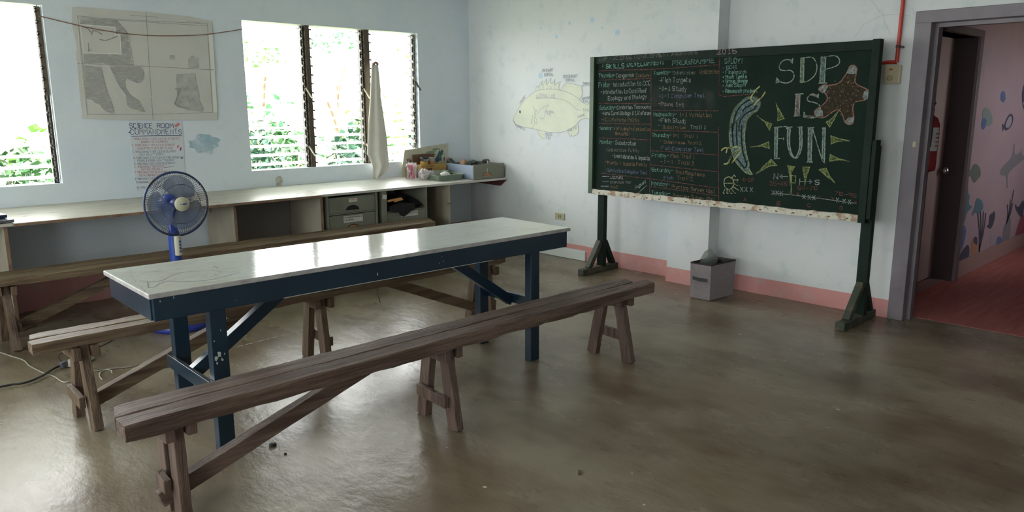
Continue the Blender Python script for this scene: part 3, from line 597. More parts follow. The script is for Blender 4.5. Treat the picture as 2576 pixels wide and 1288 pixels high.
def drawer(parent, x0, x1, z0, z1, yf, cut, label=None, lab=None):
    d = MB().box((x0,yf,z0),(x1,yf+.014,z1)).box((x0+.004,yf+.014,z0),(x0+.014,-.1,z1-.01)).box((x1-.014,yf+.014,z0),(x1-.004,-.1,z1-.01)).box((x0+.014,yf+.014,z0),(x1-.014,-.1,z0+.008)).build('drawer', UNIT, parent, bevel=.0025, label=label)
    cx = (x0+x1)/2; MB().prism([Vector(p)+Vector((0,-.0012,0)) for p in halfmoon(cx, z0+.02, .062, yf)], (0,.001,0)).build('handle_hole', TAN if cut else UNITD, d)
    m = MB().ribbon([Vector(p) for p in halfmoon(cx, z0+.02, .064, yf-.0016)], .007, (0,-1,0)); m.build('handle_rim', UNITD, d)
    if lab:
        t, a0, a1, b0, b1, ik = lab; o = MB().box((a0,yf-.002,b0),(a1,yf-.0005,b1)).build('paper_label', LBL, d)
        m = MB(); k = len(t)
        for i, s in enumerate(t):
            hh = (b1-b0)/(k+.6); zb = b1-hh*(i+1)+hh*.18; write(m, s, (a0+.008,yf-.0026,zb), (a0+.008+(a1-a0-.016)*min(1, len(s)/max(len(q) for q in t)),yf-.0026,zb), hh*.62, (0,-1,0), .0028, .0001)
        m.build('label_writing', ik, o)
    return d
du = thing('drawer_unit', 'grey-green drawer unit with closed drawers under the white end of the worktop', 'drawer unit', (-1.87,-.35,0))
x0, x1 = -2.125, -1.605
m = MB().box((x0,-.575,.0),(x0+.02,-.05,.708)).box((x1-.02,-.575,0),(x1,-.05,.708)).box((x0+.02,-.06,0),(x1-.02,-.05,.708))
for z in (.538,.368,.198,.02): m.box((x0+.02,-.57,z),(x1-.02,-.06,z+.010))
m.build('carcass', UNIT, du, bevel=.002)
drawer(du, x0+.024, x1-.024, .550, .690, -.568, False, 'top drawer with small red-lettered label', (['NEW'], -1.90,-1.815,.640,.672, INKRED))
drawer(du, x0+.024, x1-.024, .381, .532, -.568, True, 'drawer with a two-line paper label', (['Available Books &','Log Books'], -1.96,-1.765,.462,.52, INK))
drawer(du, x0+.024, x1-.024, .211, .362, -.568, True); drawer(du, x0+.024, x1-.024, .035, .192, -.568, False)
du = thing('drawer_unit', 'grey-green drawer unit with open top holding black cloth, beside the right divider', 'drawer unit', (-1.28,-.35,0))
x0, x1 = -1.555, -1.045
m = MB().box((x0,-.575,.0),(x0+.05,-.05,.712)).box((x1-.016,-.575,0),(x1,-.05,.708)).box((x0+.05,-.06,0),(x1-.016,-.05,.708))
for z in (.505,.335,.17,.02): m.box((x0+.05,-.57,z),(x1-.016,-.06,z+.010))
m.build('carcass', UNIT, du, bevel=.002)
drawer(du, x0+.054, x1-.018, .348, .503, -.568, False, 'drawer with a one-line paper label', (['Survey Forms'], -1.35,-1.155,.452,.497, INK))
drawer(du, x0+.054, x1-.018, .182, .332, -.568, False); drawer(du, x0+.054, x1-.018, .032, .166, -.568, False)
MB().obox((-1.53,-.578,.655), (.045,.003,.04), Matrix.Rotation(.15,3,'Y')).build('masking_tape', LBL, du)
# black cloth bundle in the open top
BC = mat('black_cloth', (.010,.010,.011), .85, bump=.01, bscale=18)
m = MB(); rnd = random.Random(5); nu, nv = 22, 12; vs = []
for j in range(nv+1):
    for i in range(nu+1):
        s, t = i/nu, j/nv; x = -1.50+.42*s; y = -.54+.40*t; z = .518+(.075+.05*math.sin(s*6.3+t*4)+.035*math.sin(s*14+t*9))*(math.sin(math.pi*min(1,s*1.0))**.4)*(math.sin(math.pi*(.12+.8*t))**.5)+.012
        vs.append((x, y, max(.518, z)))
m.add(vs, [(j*(nu+1)+i, j*(nu+1)+i+1, (j+1)*(nu+1)+i+1, (j+1)*(nu+1)+i) for j in range(nv) for i in range(nu)], True)
fl_ = []; K = [(-1.47,.515),(-1.42,.50),(-1.38,.505),(-1.355,.47),(-1.33,.455),(-1.29,.475),(-1.25,.50),(-1.20,.515)]
m.prism([(a,-.588,b) for a, b in K]+[(-1.20,-.588,.565),(-1.34,-.588,.585),(-1.47,-.588,.56)], (0,.05,0))
bn = m.build('cloth_bundle', BC, smooth=False); tag(bn, 'crumpled black cloth bundle drooping out of the open drawer unit', 'cloth')
m = MB().bar((-1.49,-.56,.612),(-1.34,-.57,.628), .03, .018).bar((-1.42,-.57,.604),(-1.33,-.575,.618), .026, .014); tag(m.build('wooden_brush', mat('orange_wood', (.55,.27,.10), .5), bevel=.005), 'orange wooden brush handle lying on the black cloth', 'brush')
# notebooks at the left end
nb = MB().obox((-4.60,-.50,.7525), (.36,.23,.018), Matrix.Rotation(.12,3,'Z') @ Matrix.Rotation(.06,3,'X')); tag(nb.build('notebook', mat('grey_cover', (.12,.13,.16), .4), bevel=.002), 'grey notebook at the left picture edge, lowest of the pair', 'notebook')
nb = MB().obox((-4.615,-.475,.779), (.33,.20,.022), Matrix.Rotation(.2,3,'Z') @ Matrix.Rotation(.06,3,'X')); tag(nb.build('notebook', mat('navy_cover', (.015,.03,.07), .35), bevel=.002), 'navy notebook lying on top of the grey one', 'notebook')
m = MB().tube(smoothpts([(-.55,-.05,.01),(-.3,-.25,.012),(-.1,-.35,.012)]), .01, 6)
# dark planks lying on the floor in the corner under the worktop
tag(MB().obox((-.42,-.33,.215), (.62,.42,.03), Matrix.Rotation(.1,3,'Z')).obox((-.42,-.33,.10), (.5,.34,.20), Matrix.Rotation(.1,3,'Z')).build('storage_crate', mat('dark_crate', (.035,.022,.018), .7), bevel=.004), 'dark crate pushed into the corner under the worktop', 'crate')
# ------------------------------------------------------------------ things standing on the worktop at the right
def cz(y): return ctop(y)
# painting board leaning on the wall
pb = thing('palette_board', 'paint-splattered cream board leaning on the wall beside the window', 'board', (-.65,-.06,cz(-.06)))
A, B, Cc, D_ = ony(1009,446,-.055), ony(1120,436,-.055), ony(1125,361,-.02), ony(1018,378,-.02); A.z = cz(-.055)+.002; B.z = cz(-.055)+.002
m = MB().prism([A, B, Cc, D_], (0,.008,0)); m.build('panel', mat('cream_board', (.52,.49,.38), .7, (.45,.43,.33), 9), pb)
def onb(u, v, o=.0008): return (A*(1-u)+B*u)*(1-v)+(D_*(1-u)+Cc*u)*v+Vector((0,-o,0))
rnd = random.Random(11); SPL = [('teal',(.02,.10,.12)),('dark_blue',(.03,.05,.10)),('brown',(.20,.09,.06)),('black',(.02,.02,.02)),('green',(.16,.22,.14)),('yellow',(.45,.38,.06))]
BL = {0: [(.82,.62,.085,.24),(.76,.78,.08,.10),(.88,.72,.05,.12)], 1: [(.46,.72,.06,.05),(.78,.5,.06,.12)], 2: [(.10,.62,.03,.05),(.16,.55,.03,.09),(.22,.66,.03,.04)], 3: [(.95,.5,.015,.08)], 4: [(.60,.78,.15,.06),(.72,.86,.09,.05)], 5: [(.06,.25,.03,.07),(.1,.35,.025,.04)]}
for i, (nm, c) in enumerate(SPL):
    m = MB(); L_ = list(BL.get(i, []))
    for _ in range(16 if i in (2,3) else 5): L_.append((rnd.random()*.94+.03, rnd.random()*.9+.05, rnd.uniform(.004,.012), rnd.uniform(.008,.03)))
    for (u, v, ru, rv) in L_: m.poly([onb(min(.99,max(.01,u+ru*rnd.uniform(.6,1.1)*math.cos(a))), min(.99,max(.01,v+rv*rnd.uniform(.6,1.1)*math.sin(a))), .0008+.0003*i) for a in [k*.7 for k in range(9)]])
    m.build('paint_splashes', mat('splash_'+nm, c, .5), pb)
# cardboard flap box behind
KR = mat('kraft_card', (.30,.17,.07), .8, (.35,.21,.10), 6); KD = mat('dark_card', (.13,.065,.04), .8)
yb = thing('cardboard_box', 'yellow-brown cardboard box with two paint pots on top', 'box', (-.65,-.12,cz(-.12)))
zt = .882; m = MB().box((-.80,-.172,cz(-.07)+.001),(-.475,-.07,zt)); m.build('box_body', mat('yellow_card', (.40,.24,.07), .7), yb, bevel=.003)
MB().box((-.83,-.0695,zt-.004),(-.55,-.066,.982)).build('raised_flap', KD, yb, label='dark brown flap standing up behind')
m = MB().box((-.745,-.1728,.80),(-.665,-.1722,.845)); m.build('printed_panel', KD, yb)
m = MB(); write(m, 'PAINTER', (-.745,-.1728,zt-.028), (-.645,-.1728,zt-.028), .016, (0,-1,0), .003); m.build('printed_word', KD, yb)
def pot(x, y, r, h, lab, c1, c2, word=None):
    t = thing('paint_pot', lab, 'pot', (x,y,zt)); MB().lathe([(r*.96,0),(r,.004),(r,h*.45)], (x,y,zt), n=24).build('pot_body', c1, t)
    MB().lathe([(r*1.01,h*.45),(r*1.01,h*.86)], (x,y,zt), n=24).build('pot_label', c2, t)
    MB().lathe([(r*1.05,h*.86),(r*1.05,h),(r*.9,h),(r*.88,h*.96)], (x,y,zt), n=24).build('pot_lid', c2 if not word else BLK, t)
    if word: m = MB(); write(m, word, (x-r*.7,y-r*1.03,zt+h*.58), (x+r*.7,y-r*1.03,zt+h*.58), h*.16, (0,-1,0), .003); m.build('label_word', LBL, t)
MUST = mat('mustard_pot', (.42,.26,.06), .5)
pot(-.725,-.122,.044,.072,'round pot with black top and mustard base standing on the yellow box', MUST, BLK, 'BALER')
pot(-.625,-.118,.036,.066,'smaller pot with grey lid standing on the yellow box', mat('orange_pot', (.35,.17,.06), .5), mat('grey_lid', (.28,.27,.26), .5))
# jar in a plastic bag
jr = thing('glass_jar', 'clear plastic jar with red brushes inside, wrapped in a thin bag', 'jar', (-.95,-.21,cz(-.21)))
jz = cz(-.26)+.009; CLR = glassmat('clear_plastic', (.93,.93,.93), 1., 1.4, .08, tr=.12)
MB().lathe([(.06,0),(.064,.01),(.064,.12),(.052,.14),(.052,.155)], (-.95,-.21,jz), n=24, cap=False).build('jar_body', CLR, jr)
m = MB(); rnd = random.Random(2)
for k in range(8): a = rnd.uniform(0,6.28); m.bar((-.95+.03*math.cos(a),-.21+.03*math.sin(a),jz+.005), (-.95+.035*math.cos(a+2),-.21+.035*math.sin(a+2),jz+.135), .014, .010)
m.build('red_brushes', mat('magenta_plastic', (.42,.05,.12), .5), jr)
BAG = mat('thin_plastic_bag', (.66,.60,.62), .3, (.60,.52,.56), 20, alpha=(16., .3, .65, .35, .85))
def bag(name, lab, c, r, seed, m_, h=1., cat='bag'):
    rnd = random.Random(seed); mb = MB(); nu, nv = 28, 12; vs = []; ph = [rnd.uniform(0,6.28) for _ in range(8)]
    for j in range(nv+1):
        v = j/nv
        for i in range(nu):
            a = 2*math.pi*i/nu; q = math.sin(math.pi*(.04+.93*v))**.6
            q *= 1+.13*math.sin(3*a+ph[0]+3*v)+.09*math.sin(7*a+ph[1]+5*v)+.06*math.sin(13*a+ph[2]-8*v)
            vs.append((c[0]+r[0]*q*math.cos(a), c[1]+r[1]*q*math.sin(a), c[2]+r[2]*(v+.04*math.sin(5*a+ph[3]))*1.0 if 0 < j else c[2]))
    mb.add(vs, [(j*nu+i, j*nu+(i+1) % nu, (j+1)*nu+(i+1) % nu, (j+1)*nu+i) for j in range(nv) for i in range(nu)], True)
    return tag(mb.build(name, m_), lab, cat)
bag('plastic_bag', 'crumpled thin plastic bag slumped beside the jar of brushes', (-.872,-.305,cz(-.27)+.001), (.055,.062,.105), 3, BAG)
# green tray with things in it
GT = mat('green_plastic_tray', (.17,.225,.17), .45, (.20,.26,.20), 8)
tr = thing('plastic_tray', 'shallow sage green plastic tray at the front of the worktop', 'tray', (-.66,-.34,cz(-.34)))
RT = Matrix.Rotation(.06,3,'X')
def rrect(x0, x1, y0, y1, r, z, n=5):
    out = []
    for cx, cy, a0 in ((x1-r,y1-r,0),(x0+r,y1-r,90),(x0+r,y0+r,180),(x1-r,y0+r,270)):
        for k in range(n+1): a = math.radians(a0+90*k/n); out.append(Vector((cx+r*math.cos(a), cy+r*math.sin(a), z)))
    return out
def bowl(mb, x0, x1, y0, y1, z, h, r=.04, t=.004, flare=.012, c=None):
    ring = [rrect(x0+flare, x1-flare, y0+flare, y1-flare, r, z), rrect(x0, x1, y0, y1, r, z+h), rrect(x0-.008, x1+.008, y0-.008, y1+.008, r, z+h), rrect(x0-.008, x1+.008, y0-.008, y1+.008, r, z+h-.004), rrect(x0+t, x1-t, y0+t, y1-t, r, z+h-.003), rrect(x0+flare+t, x1-flare-t, y0+flare+t, y1-flare-t, r, z+.004)]
    n = len(ring[0]); order = [0,1,3,2,4,5]; vs = [p for k in order for p in ring[k]]
    mb.add(vs, [(j*n+i, j*n+(i+1) % n, (j+1)*n+(i+1) % n, (j+1)*n+i) for j in range(5) for i in range(n)]+[tuple(range(n))[::-1], tuple(range(5*n, 6*n))]); return mb
def tilt(mb, about):
    for i, v in enumerate(mb.v): d = v-Vector(about); mb.v[i] = Vector(about)+RT @ d
    return mb
tilt(bowl(MB(), -.83, -.485, -.475, -.20, cz(-.34)+.002, .052), (-.66,-.34,cz(-.34))).build('tray_body', GT, tr)
zt2 = cz(-.34)+.010
tag(tilt(bowl(MB(), -.70, -.57, -.315, -.235, zt2, .062, .02), (-.66,-.34,cz(-.34))).build('plastic_tub', mat('clear_green_tub', (.30,.33,.27), .4)), 'small grey-green tub standing in the sage green tray', 'tub')
bag('plastic_bag', 'white knotted plastic bag with red print sitting in the green tray', (-.665,-.385,zt2+.000), (.05,.042,.065), 9, mat('white_bag', (.62,.58,.57), .5))
bag('plastic_bag', 'small pinkish clear bag at the back left of the green tray', (-.765,-.29,zt2+.004), (.04,.035,.07), 12, BAG)
m = MB().lathe([(.02,0),(.022,.003),(.022,.03),(.018,.034)], (-.54,-.30,zt2+.004)); tag(m.build('bottle_cap', BLK), 'small black cap in the right end of the green tray', 'cap')
for k, (a, b) in enumerate([(-.57,-.37),(-.53,-.38),(-.565,-.425),(-.52,-.345)]):
    tag(bag('tissue_ball', '', (a,b,zt2+.003), (.016,.014,.022), 20+k, WHT), 'tiny white crumpled tissue in the right end of the green tray', 'tissue', 'tissues in the green tray')
# loose drawer used as a box, full of tubes
db = thing('open_drawer_box', 'loose grey-green drawer with bluish side full of dark tubes in the corner', 'box', (-.26,-.36,cz(-.36)))
x0, x1, y0, y1 = -.455, -.035, -.575, -.12; z0 = cz(-.12)+.003; z0f = cz(-.575)+.003; zt_ = .885
SIDE = mat('bluish_drawer_side', (.24,.29,.38), .5)
def pris(pts, off): return MB().prism(pts, off)
pris([(x0,y0,z0f),(x1,y0,z0f),(x1,y0,zt_),(x0,y0,zt_)], (0,.014,0)).build('drawer_front', UNIT, db, bevel=.002)
pris([(x0,y0+.014,z0f),(x0,y1,z0),(x0,y1,zt_-.002),(x0,y0+.014,zt_-.008)], (.012,0,0)).build('drawer_side', SIDE, db, label='bluish left side')
pris([(x1-.012,y0+.014,z0f),(x1-.012,y1,z0),(x1-.012,y1,zt_-.002),(x1-.012,y0+.014,zt_-.008)], (.012,0,0)).build('drawer_side', UNIT, db)
pris([(x0+.012,y1-.012,z0),(x1-.012,y1-.012,z0),(x1-.012,y1-.012,zt_-.004),(x0+.012,y1-.012,zt_-.004)], (0,.012,0)).build('drawer_back', UNIT, db)
pris([(x0+.012,y0+.014,z0f+.002),(x1-.012,y0+.014,z0f+.002),(x1-.012,y1-.012,z0+.002),(x0+.012,y1-.012,z0+.002)], (0,0,.006)).build('drawer_bottom', UNIT, db)
m = MB().prism([Vector(p) for p in halfmoon((x0+x1)/2-.03, z0f+.025, .06, y0-.0015)], (0,.001,0)); m.build('handle_hole', TAN, db)
m = MB().ribbon([Vector(p) for p in halfmoon((x0+x1)/2-.03, z0f+.025, .062, y0-.0018)], .007, (0,-1,0)).ribbon([((x0+x1)/2-.09,y0-.002,z0f+.035),((x0+x1)/2+.03,y0-.002,z0f+.04)], .005, (0,-1,0)); m.build('handle_rim', KD, db)
m = MB().box(((x0+x1)/2-.028,y0-.002,zt_-.085),((x0+x1)/2-.02,y0,zt_-.045)); m.build('paper_tab', WHT, db)
# contents
def tubeobj(lab, a, b, r, c, cap, cat='tube', nm='paint_tube'):
    a, b = Vector(a), Vector(b); d = (b-a).normalized(); L = (b-a).length
    t = thing(nm, lab, cat, a); MB().lathe([(r*.9,0),(r,.01),(r,L*.8),(r*.6,L*.86)], a, d, 16).build('tube_body', c, t); MB().lathe([(r*.62,L*.86),(r*.62,L)], a, d, 12).build('tube_cap', cap, t); return t
DG = mat('dark_tube', (.03,.03,.03), .35); DGG = mat('dark_green_tube', (.05,.065,.055), .4); SKN = mat('peach_rag', (.45,.27,.18), .8); NAVY = mat('navy_cloth', (.02,.025,.06), .8)
tubeobj('dark bottle leaning over the left back corner of the drawer box', (-.36,-.17,.845), (-.42,-.12,.925), .034, DG, mat('brown_cap', (.2,.12,.09), .5), 'bottle', 'plastic_bottle')
bag('rag', 'peach coloured rag poking up among the tubes in the drawer box', (-.30,-.24,.83), (.04,.035,.085), 31, SKN, cat='rag')
tubeobj('dark green tube lying in the middle of the drawer box', (-.33,-.36,.88), (-.22,-.33,.893), .026, DGG, BLK)
tubeobj('black tube lying highest at the right of the drawer box', (-.165,-.40,.895), (-.075,-.38,.9), .022, DG, BLK)
bag('folded_cloth', 'navy cloth folded along the back of the drawer box', (-.14,-.19,.80), (.08,.045,.085), 33, NAVY, cat='cloth')
m = MB().bar((-.13,-.43,.865),(-.145,-.44,.905), .016, .01); tag(m.build('spatula', WHT, bevel=.003), 'white stub of a spatula in front of the black tube', 'spatula')
bag('tube_pile', 'greenish dark rags filling the drawer box', (-.28,-.42,.775), (.13,.09,.08), 35, mat('dark_rag', (.06,.065,.06), .85), cat='rag')
m = MB().box((-.462,-.112,cz(-.1)+.002),(-.39,-.062,cz(-.1)+.075)); tag(m.build('small_carton', KD, bevel=.003), 'small dark brown carton between the yellow box and the drawer box', 'box')
# ------------------------------------------------------------------ benches
def wood(nm, c1, c2, c3, st, bump=.004, rough=.55): return mat(nm, c1, rough, c2, 1.6, stretch=st, lo=.40, hi=.62, bump=bump, bscale=6, col3=c3, s3=1.1, lo3=.58, hi3=.70, detail=8)
BW = wood('weathered_brown_plank', (.105,.058,.042), (.225,.145,.11), (.038,.02,.014), (1.3,20,20), .02)
BWZ = wood('weathered_brown_leg', (.085,.048,.036), (.16,.102,.078), (.04,.022,.016), (20,20,1.6), .008)
CW = wood('ochre_brown_plank', (.115,.068,.040), (.215,.15,.088), (.055,.03,.02), (1.3,20,20), .010)
CWZ = wood('ochre_brown_leg', (.095,.056,.035), (.165,.108,.066), (.045,.024,.016), (20,20,1.6), .006)
def plank(mb, x0, x1, y0, y1, z0, z1, rnd, seg=26, wob=.003, endcut=(0,0), sag=0.):
    """a slightly uneven solid plank along x with soft corners"""
    vs = []; sec = [(-1,-.8),(-.93,-1),(.93,-1),(1,-.8),(1,.75),(.9,1),(-.9,1),(-1,.75)]
    for i in range(seg+1):
        t = i/seg; x = x0+(x1-x0)*t; e = min(t, 1-t)*seg; k = 1-.06*max(0, 1-e)
        for j, (a, b) in enumerate(sec):
            w_ = wob; yy = (y0+y1)/2+a*k*(y1-y0)/2+rnd.uniform(-w_, w_)*.6; zz = (z0+z1)/2+b*k*(z1-z0)/2+rnd.uniform(-w_, w_)*(.4 if b > 0 else 1)-sag*math.sin(math.pi*t)
            xx = x
            if i == 0: xx += endcut[0]*(a+1)/2
            if i == seg: xx += endcut[1]*(a+1)/2
            vs.append((xx, yy, zz))
    n = 8; mb.add(vs, [(i*n+(k+1) % n, i*n+k, (i+1)*n+k, (i+1)*n+(k+1) % n) for i in range(seg) for k in range(n)]+[tuple(range(n)), tuple(range(seg*n+n-1, seg*n-1, -1))]); return mb
def bench(label, planks, trest, braces, zt, mp, ml, seed, th=.055):
    rnd = random.Random(seed); xc = (planks[0][0]+planks[0][1])/2; yc = (planks[0][2]+planks[-1][3])/2
    t = thing('wooden_bench', label, 'bench', (xc,yc,0), 'rough wooden benches around the table')
    for (x0, x1, y0, y1, e0, e1) in planks: plank(MB(), x0, x1, y0, y1, zt-th, zt, rnd, seg=44, wob=.0045, endcut=(e0,e1)).build('seat_plank', mp, t)
    for (x, yn, yf, side) in trest:     # near foot y, far foot y, side on which the low rail is nailed
        yc_ = (yn+yf)/2
        zb = zt-th
        for s, yy in ((-1,yn),(1,yf)):
            top = yc_+s*.055
            MB().bar((x+rnd.uniform(-.01,.01), yy, 0.0), (x, top, zb-.001), .068, .042, side=(0,1,0), seg=6, wob=.0012, taper=.92).build('leg', ml, t, bevel=.003)
        MB().bar((x+side*.040, yc_-.125, zb-.032), (x+side*.040, yc_+.125, zb-.032), .058, .034, side=(0,0,1), seg=3, wob=.001).build('top_block', ml, t, bevel=.004)
        MB().bar((x-side*.040, yc_-.115, zb-.030), (x-side*.040, yc_+.115, zb-.030), .054, .034, side=(0,0,1), seg=3, wob=.001).build('top_block', ml, t, bevel=.004)
        zr = .135; MB().bar((x+side*.038, yn+.02, zr), (x+side*.038, yf-.02, zr+.012), .055, .026, side=(0,0,1), seg=3, wob=.001).build('low_rail', ml, t, bevel=.003)
    for (xa, za, xb, zb_, y) in braces: MB().bar((xa,y,za), (xb,y,zb_), .05, .062, side=(0,1,0), seg=8, wob=.0015).build('brace', mp, t, bevel=.003)
    return t
B1 = bench('nearest wooden bench, weathered brown, in front of the blue table', [(-4.765,-1.865,-3.80,-3.7015,.0,.04), (-4.765,-1.94,-3.700,-3.585,.03,.05)],
    [(-4.575,-3.70,-3.575,-1), (-3.365,-3.785,-3.53,-1), (-2.055,-3.765,-3.495,1)], [(-4.63,.075,-3.62,.395,-3.625)], .452, BW, BWZ, 1, .06)
B2 = bench('wooden bench between the blue table and the fan, pale worn left end', [(-4.77,-1.93,-2.60,-2.515,0,.02), (-4.76,-1.99,-2.505,-2.41,.02,.02)],
    [(-4.565,-2.62,-2.375,-1), (-3.335,-2.60,-2.36,1), (-2.09,-2.64,-2.40,1)], [(-4.53,.10,-3.66,.41,-2.49), (-2.12,.10,-2.86,.41,-2.49)], .452, CW, CWZ, 2, .05)
B3 = bench('farthest wooden bench, along the worktop behind the fan', [(-4.95,-1.27,-.985,-.85,0,.03), (-4.95,-1.20,-.845,-.71,0,.03)],
    [(-4.565,-1.015,-.70,1), (-3.05,-1.0,-.70,1), (-1.55,-1.0,-.70,1)], [(-4.53,.10,-3.70,.41,-.85)], .448, CW, CWZ, 3, .05)
# splintered knots and a stray splinter hanging under the middle bench
MB().tube([(-2.98,-2.60,.405),(-2.985,-2.605,.36),(-2.97,-2.605,.31)], .0035, 5).build('hanging_splinter', BWZ, B2)
# ------------------------------------------------------------------ blue table with white top
TBL = mat('dark_blue_gloss_paint', (.007,.022,.040), .30, (.009,.028,.05), 4, bump=.0012, bscale=12, col3=(.30,.33,.33), s3=26, lo3=.745, hi3=.76)
TW = mat('white_table_top', (.60,.615,.56), .06, (.54,.555,.50), 2.2, stretch=(1,3,1), bump=.0006, bscale=22, rvar=.05, spec=.6, col3=(.50,.51,.47), s3=9, lo3=.55, hi3=.8)
TE = mat('scuffed_white_edge', (.45,.43,.42), .5, (.32,.30,.31), 20, col3=(.15,.13,.15), s3=60, lo3=.68, hi3=.72)
TA = -.0229; TO = Vector((-4.5106,-3.3492,0)); TU = Vector((math.cos(TA), math.sin(TA), 0)); TV = Vector((-math.sin(TA), math.cos(TA), 0)); TL, TWD, TZ = 2.348, .60, .765
def tp(u, v, z): return TO+TU*u+TV*v+Vector((0,0,z))
tb = thing('long_table', 'long narrow table with glossy white top and dark blue painted frame', 'table', tuple(tp(TL/2,.3,0)))
m = MB().prism([tp(0,0,TZ-.02),tp(TL,0,TZ-.02),tp(TL,TWD,TZ-.02),tp(0,TWD,TZ-.02)], (0,0,.0195)); m.build('tabletop_edge', TE, tb, bevel=.003)
m = MB().prism([tp(.004,.004,TZ-.0010),tp(TL-.004,.004,TZ-.0010),tp(TL-.004,TWD-.004,TZ-.0010),tp(.004,TWD-.004,TZ-.0010)], (0,0,.0012)); top = m.build('tabletop', TW, tb)
def tbox(mb, u0, u1, v0, v1, z0, z1): return mb.prism([tp(u0,v0,z0),tp(u1,v0,z0),tp(u1,v1,z0),tp(u0,v1,z0)], (0,0,z1-z0))
ZA = .652
tbox(MB(), .018, TL-.018, .012, .034, ZA, TZ-.0205).build('apron_board', TBL, tb, bevel=.002)
tbox(MB(), .018, TL-.018, TWD-.034, TWD-.012, ZA, TZ-.0205).build('apron_board', TBL, tb, bevel=.002)
tbox(MB(), .012, .034, .035, TWD-.035, ZA, TZ-.0205).build('apron_board', TBL, tb, bevel=.002)
tbox(MB(), TL-.034, TL-.012, .035, TWD-.035, ZA, TZ-.0205).build('apron_board', TBL, tb, bevel=.002)
for u in (.27, 2.095):
    for v in (.062, .515): tbox(MB(), u-.034, u+.034, v-.026, v+.026, 0, TZ-.021).build('leg', TBL, tb, bevel=.003)
for s, u in ((-1,.27),(1,2.095)):
    uu = u+s*.045; tbox(MB(), uu-.010, uu+.010, .03, .555, .285 if s < 0 else .30, .345 if s < 0 else .36).build('stretcher', TBL, tb, bevel=.002)
MB().bar(tp(.235,.29,.315), tp(.80,.29,.70), .045, .055, side=TV).build('brace', TBL, tb, bevel=.002)
MB().bar(tp(2.13,.29,.31), tp(1.56,.29,.70), .045, .055, side=TV).build('brace', TBL, tb, bevel=.002)
CHIP = mat('paint_chip', (.45,.47,.45), .7)
def chipyz(u, v0, z0, r, sd):
    rr = random.Random(sd); return [tp(u, v0, z0)+TU*(r*rr.uniform(.4,1.1)*math.cos(k*.8))+Vector((0,0,1.6*r*rr.uniform(.4,1.1)*math.sin(k*.8))) for k in range(8)]
m = MB()
for i, (x, y, r) in enumerate([(545,902,.009),(553,893,.012),(560,905,.006),(566,890,.004),(548,915,.005),(540,860,.003),(556,832,.003),(570,800,.003)]):
    p = ony(x, y, -3.325); q = p-TO; m.poly(chipyz(q.dot(TU), .0345, p.z, r, i))
m.build('paint_chips', CHIP, tb, label='pale chips in the blue paint of the near left leg')
m = MB()
for x, y, r in [(410,762,.004),(444,752,.004),(952,690,.006),(600,758,.002),(1105,662,.003),(1115,657,.003)]:
    p = ony(x, y, -3.37); q = p-TO; m.poly(chipyz(q.dot(TU), .0112, p.z, r, int(x)))
m.ribbon([tp(.55,.0110,ZA+.002), tp(.9,.0110,ZA+.003), tp(1.3,.0110,ZA+.002), tp(1.75,.0110,ZA+.001)], .003, -TV)
m.build('paint_chips', CHIP, tb, label='white chips and a scraped lower edge on the long front board')
PEN = mat('pen_drawing', (.13,.13,.24), .5, alpha=(25.,.35,.5,.35,1)); PEN2 = mat('faint_pen_drawing', (.36,.37,.42), .5, alpha=(25.,.35,.55,.1,.9))
def c62(L): return [onz(240+x/4.293, 600+y/4.293, TZ+.0006) for x, y in L]
m = MB()
for L_ in ([(480,458),(640,462),(720,452),(800,410),(900,375),(1000,358),(1180,348),(1300,350),(1420,360),(1560,362),(1480,385),(1400,410),(1300,430),(1200,450),(1050,462),(900,465),(780,462),(700,485),(640,520),(575,528),(572,500),(560,470)], [(1280,315),(1290,300),(1330,325)], [(1325,358),(1355,360)], [(1290,385),(1310,398)], [(1150,408),(1200,412)]):
    m.ribbon(smoothpts(c62(L_), 4), .0045, (0,0,1))
top_draw = m.build('pen_drawing', PEN, top, label='blue pen outline of a shark near the left end')
m = MB()
for L_ in ([(430,425),(480,390),(600,360),(690,355),(640,350),(760,310),(890,290),(920,270),(1080,245),(1180,235),(1280,240)], [(670,445),(760,400),(880,370),(1100,345)], [(1460,232),(1505,232)], [(1560,300),(1600,272),(1720,268),(1740,240)], [(320,362),(560,360),(700,355)], [(1380,295),(1350,310),(1420,318)],
            [(380,340),(400,420),(560,590)]):
    m.ribbon(smoothpts(c62(L_), 4), .0035, (0,0,1))
rnd = random.Random(4)
for _ in range(60):
    u, v = rnd.uniform(.1,2.28), rnd.uniform(.04,.56); a = rnd.uniform(-.6,.6); L = rnd.uniform(.01,.09); p = tp(u,v,TZ+.0006)
    m.ribbon(smoothpts([p, p+Vector((L*.5*math.cos(a), L*.5*math.sin(a)+rnd.uniform(-.01,.01), 0)), p+Vector((L*math.cos(a+.2), L*math.sin(a+.2), 0))], 3), .0025, (0,0,1))
# drawn things on the right end
for L_ in ([(1100,575),(1130,568),(1180,566),(1240,570),(1280,578),(1240,584),(1150,584),(1100,578)], [(1260,560),(1330,556),(1400,566),(1360,574),(1290,570)], [(1070,590),(1130,594),(1180,590)]):
    m.ribbon(smoothpts([onz(x,y,TZ+.0006) for x,y in L_], 3), .0028, (0,0,1))
m.build('pen_drawing', PEN2, top, label='faint pen scribbles across the white top')
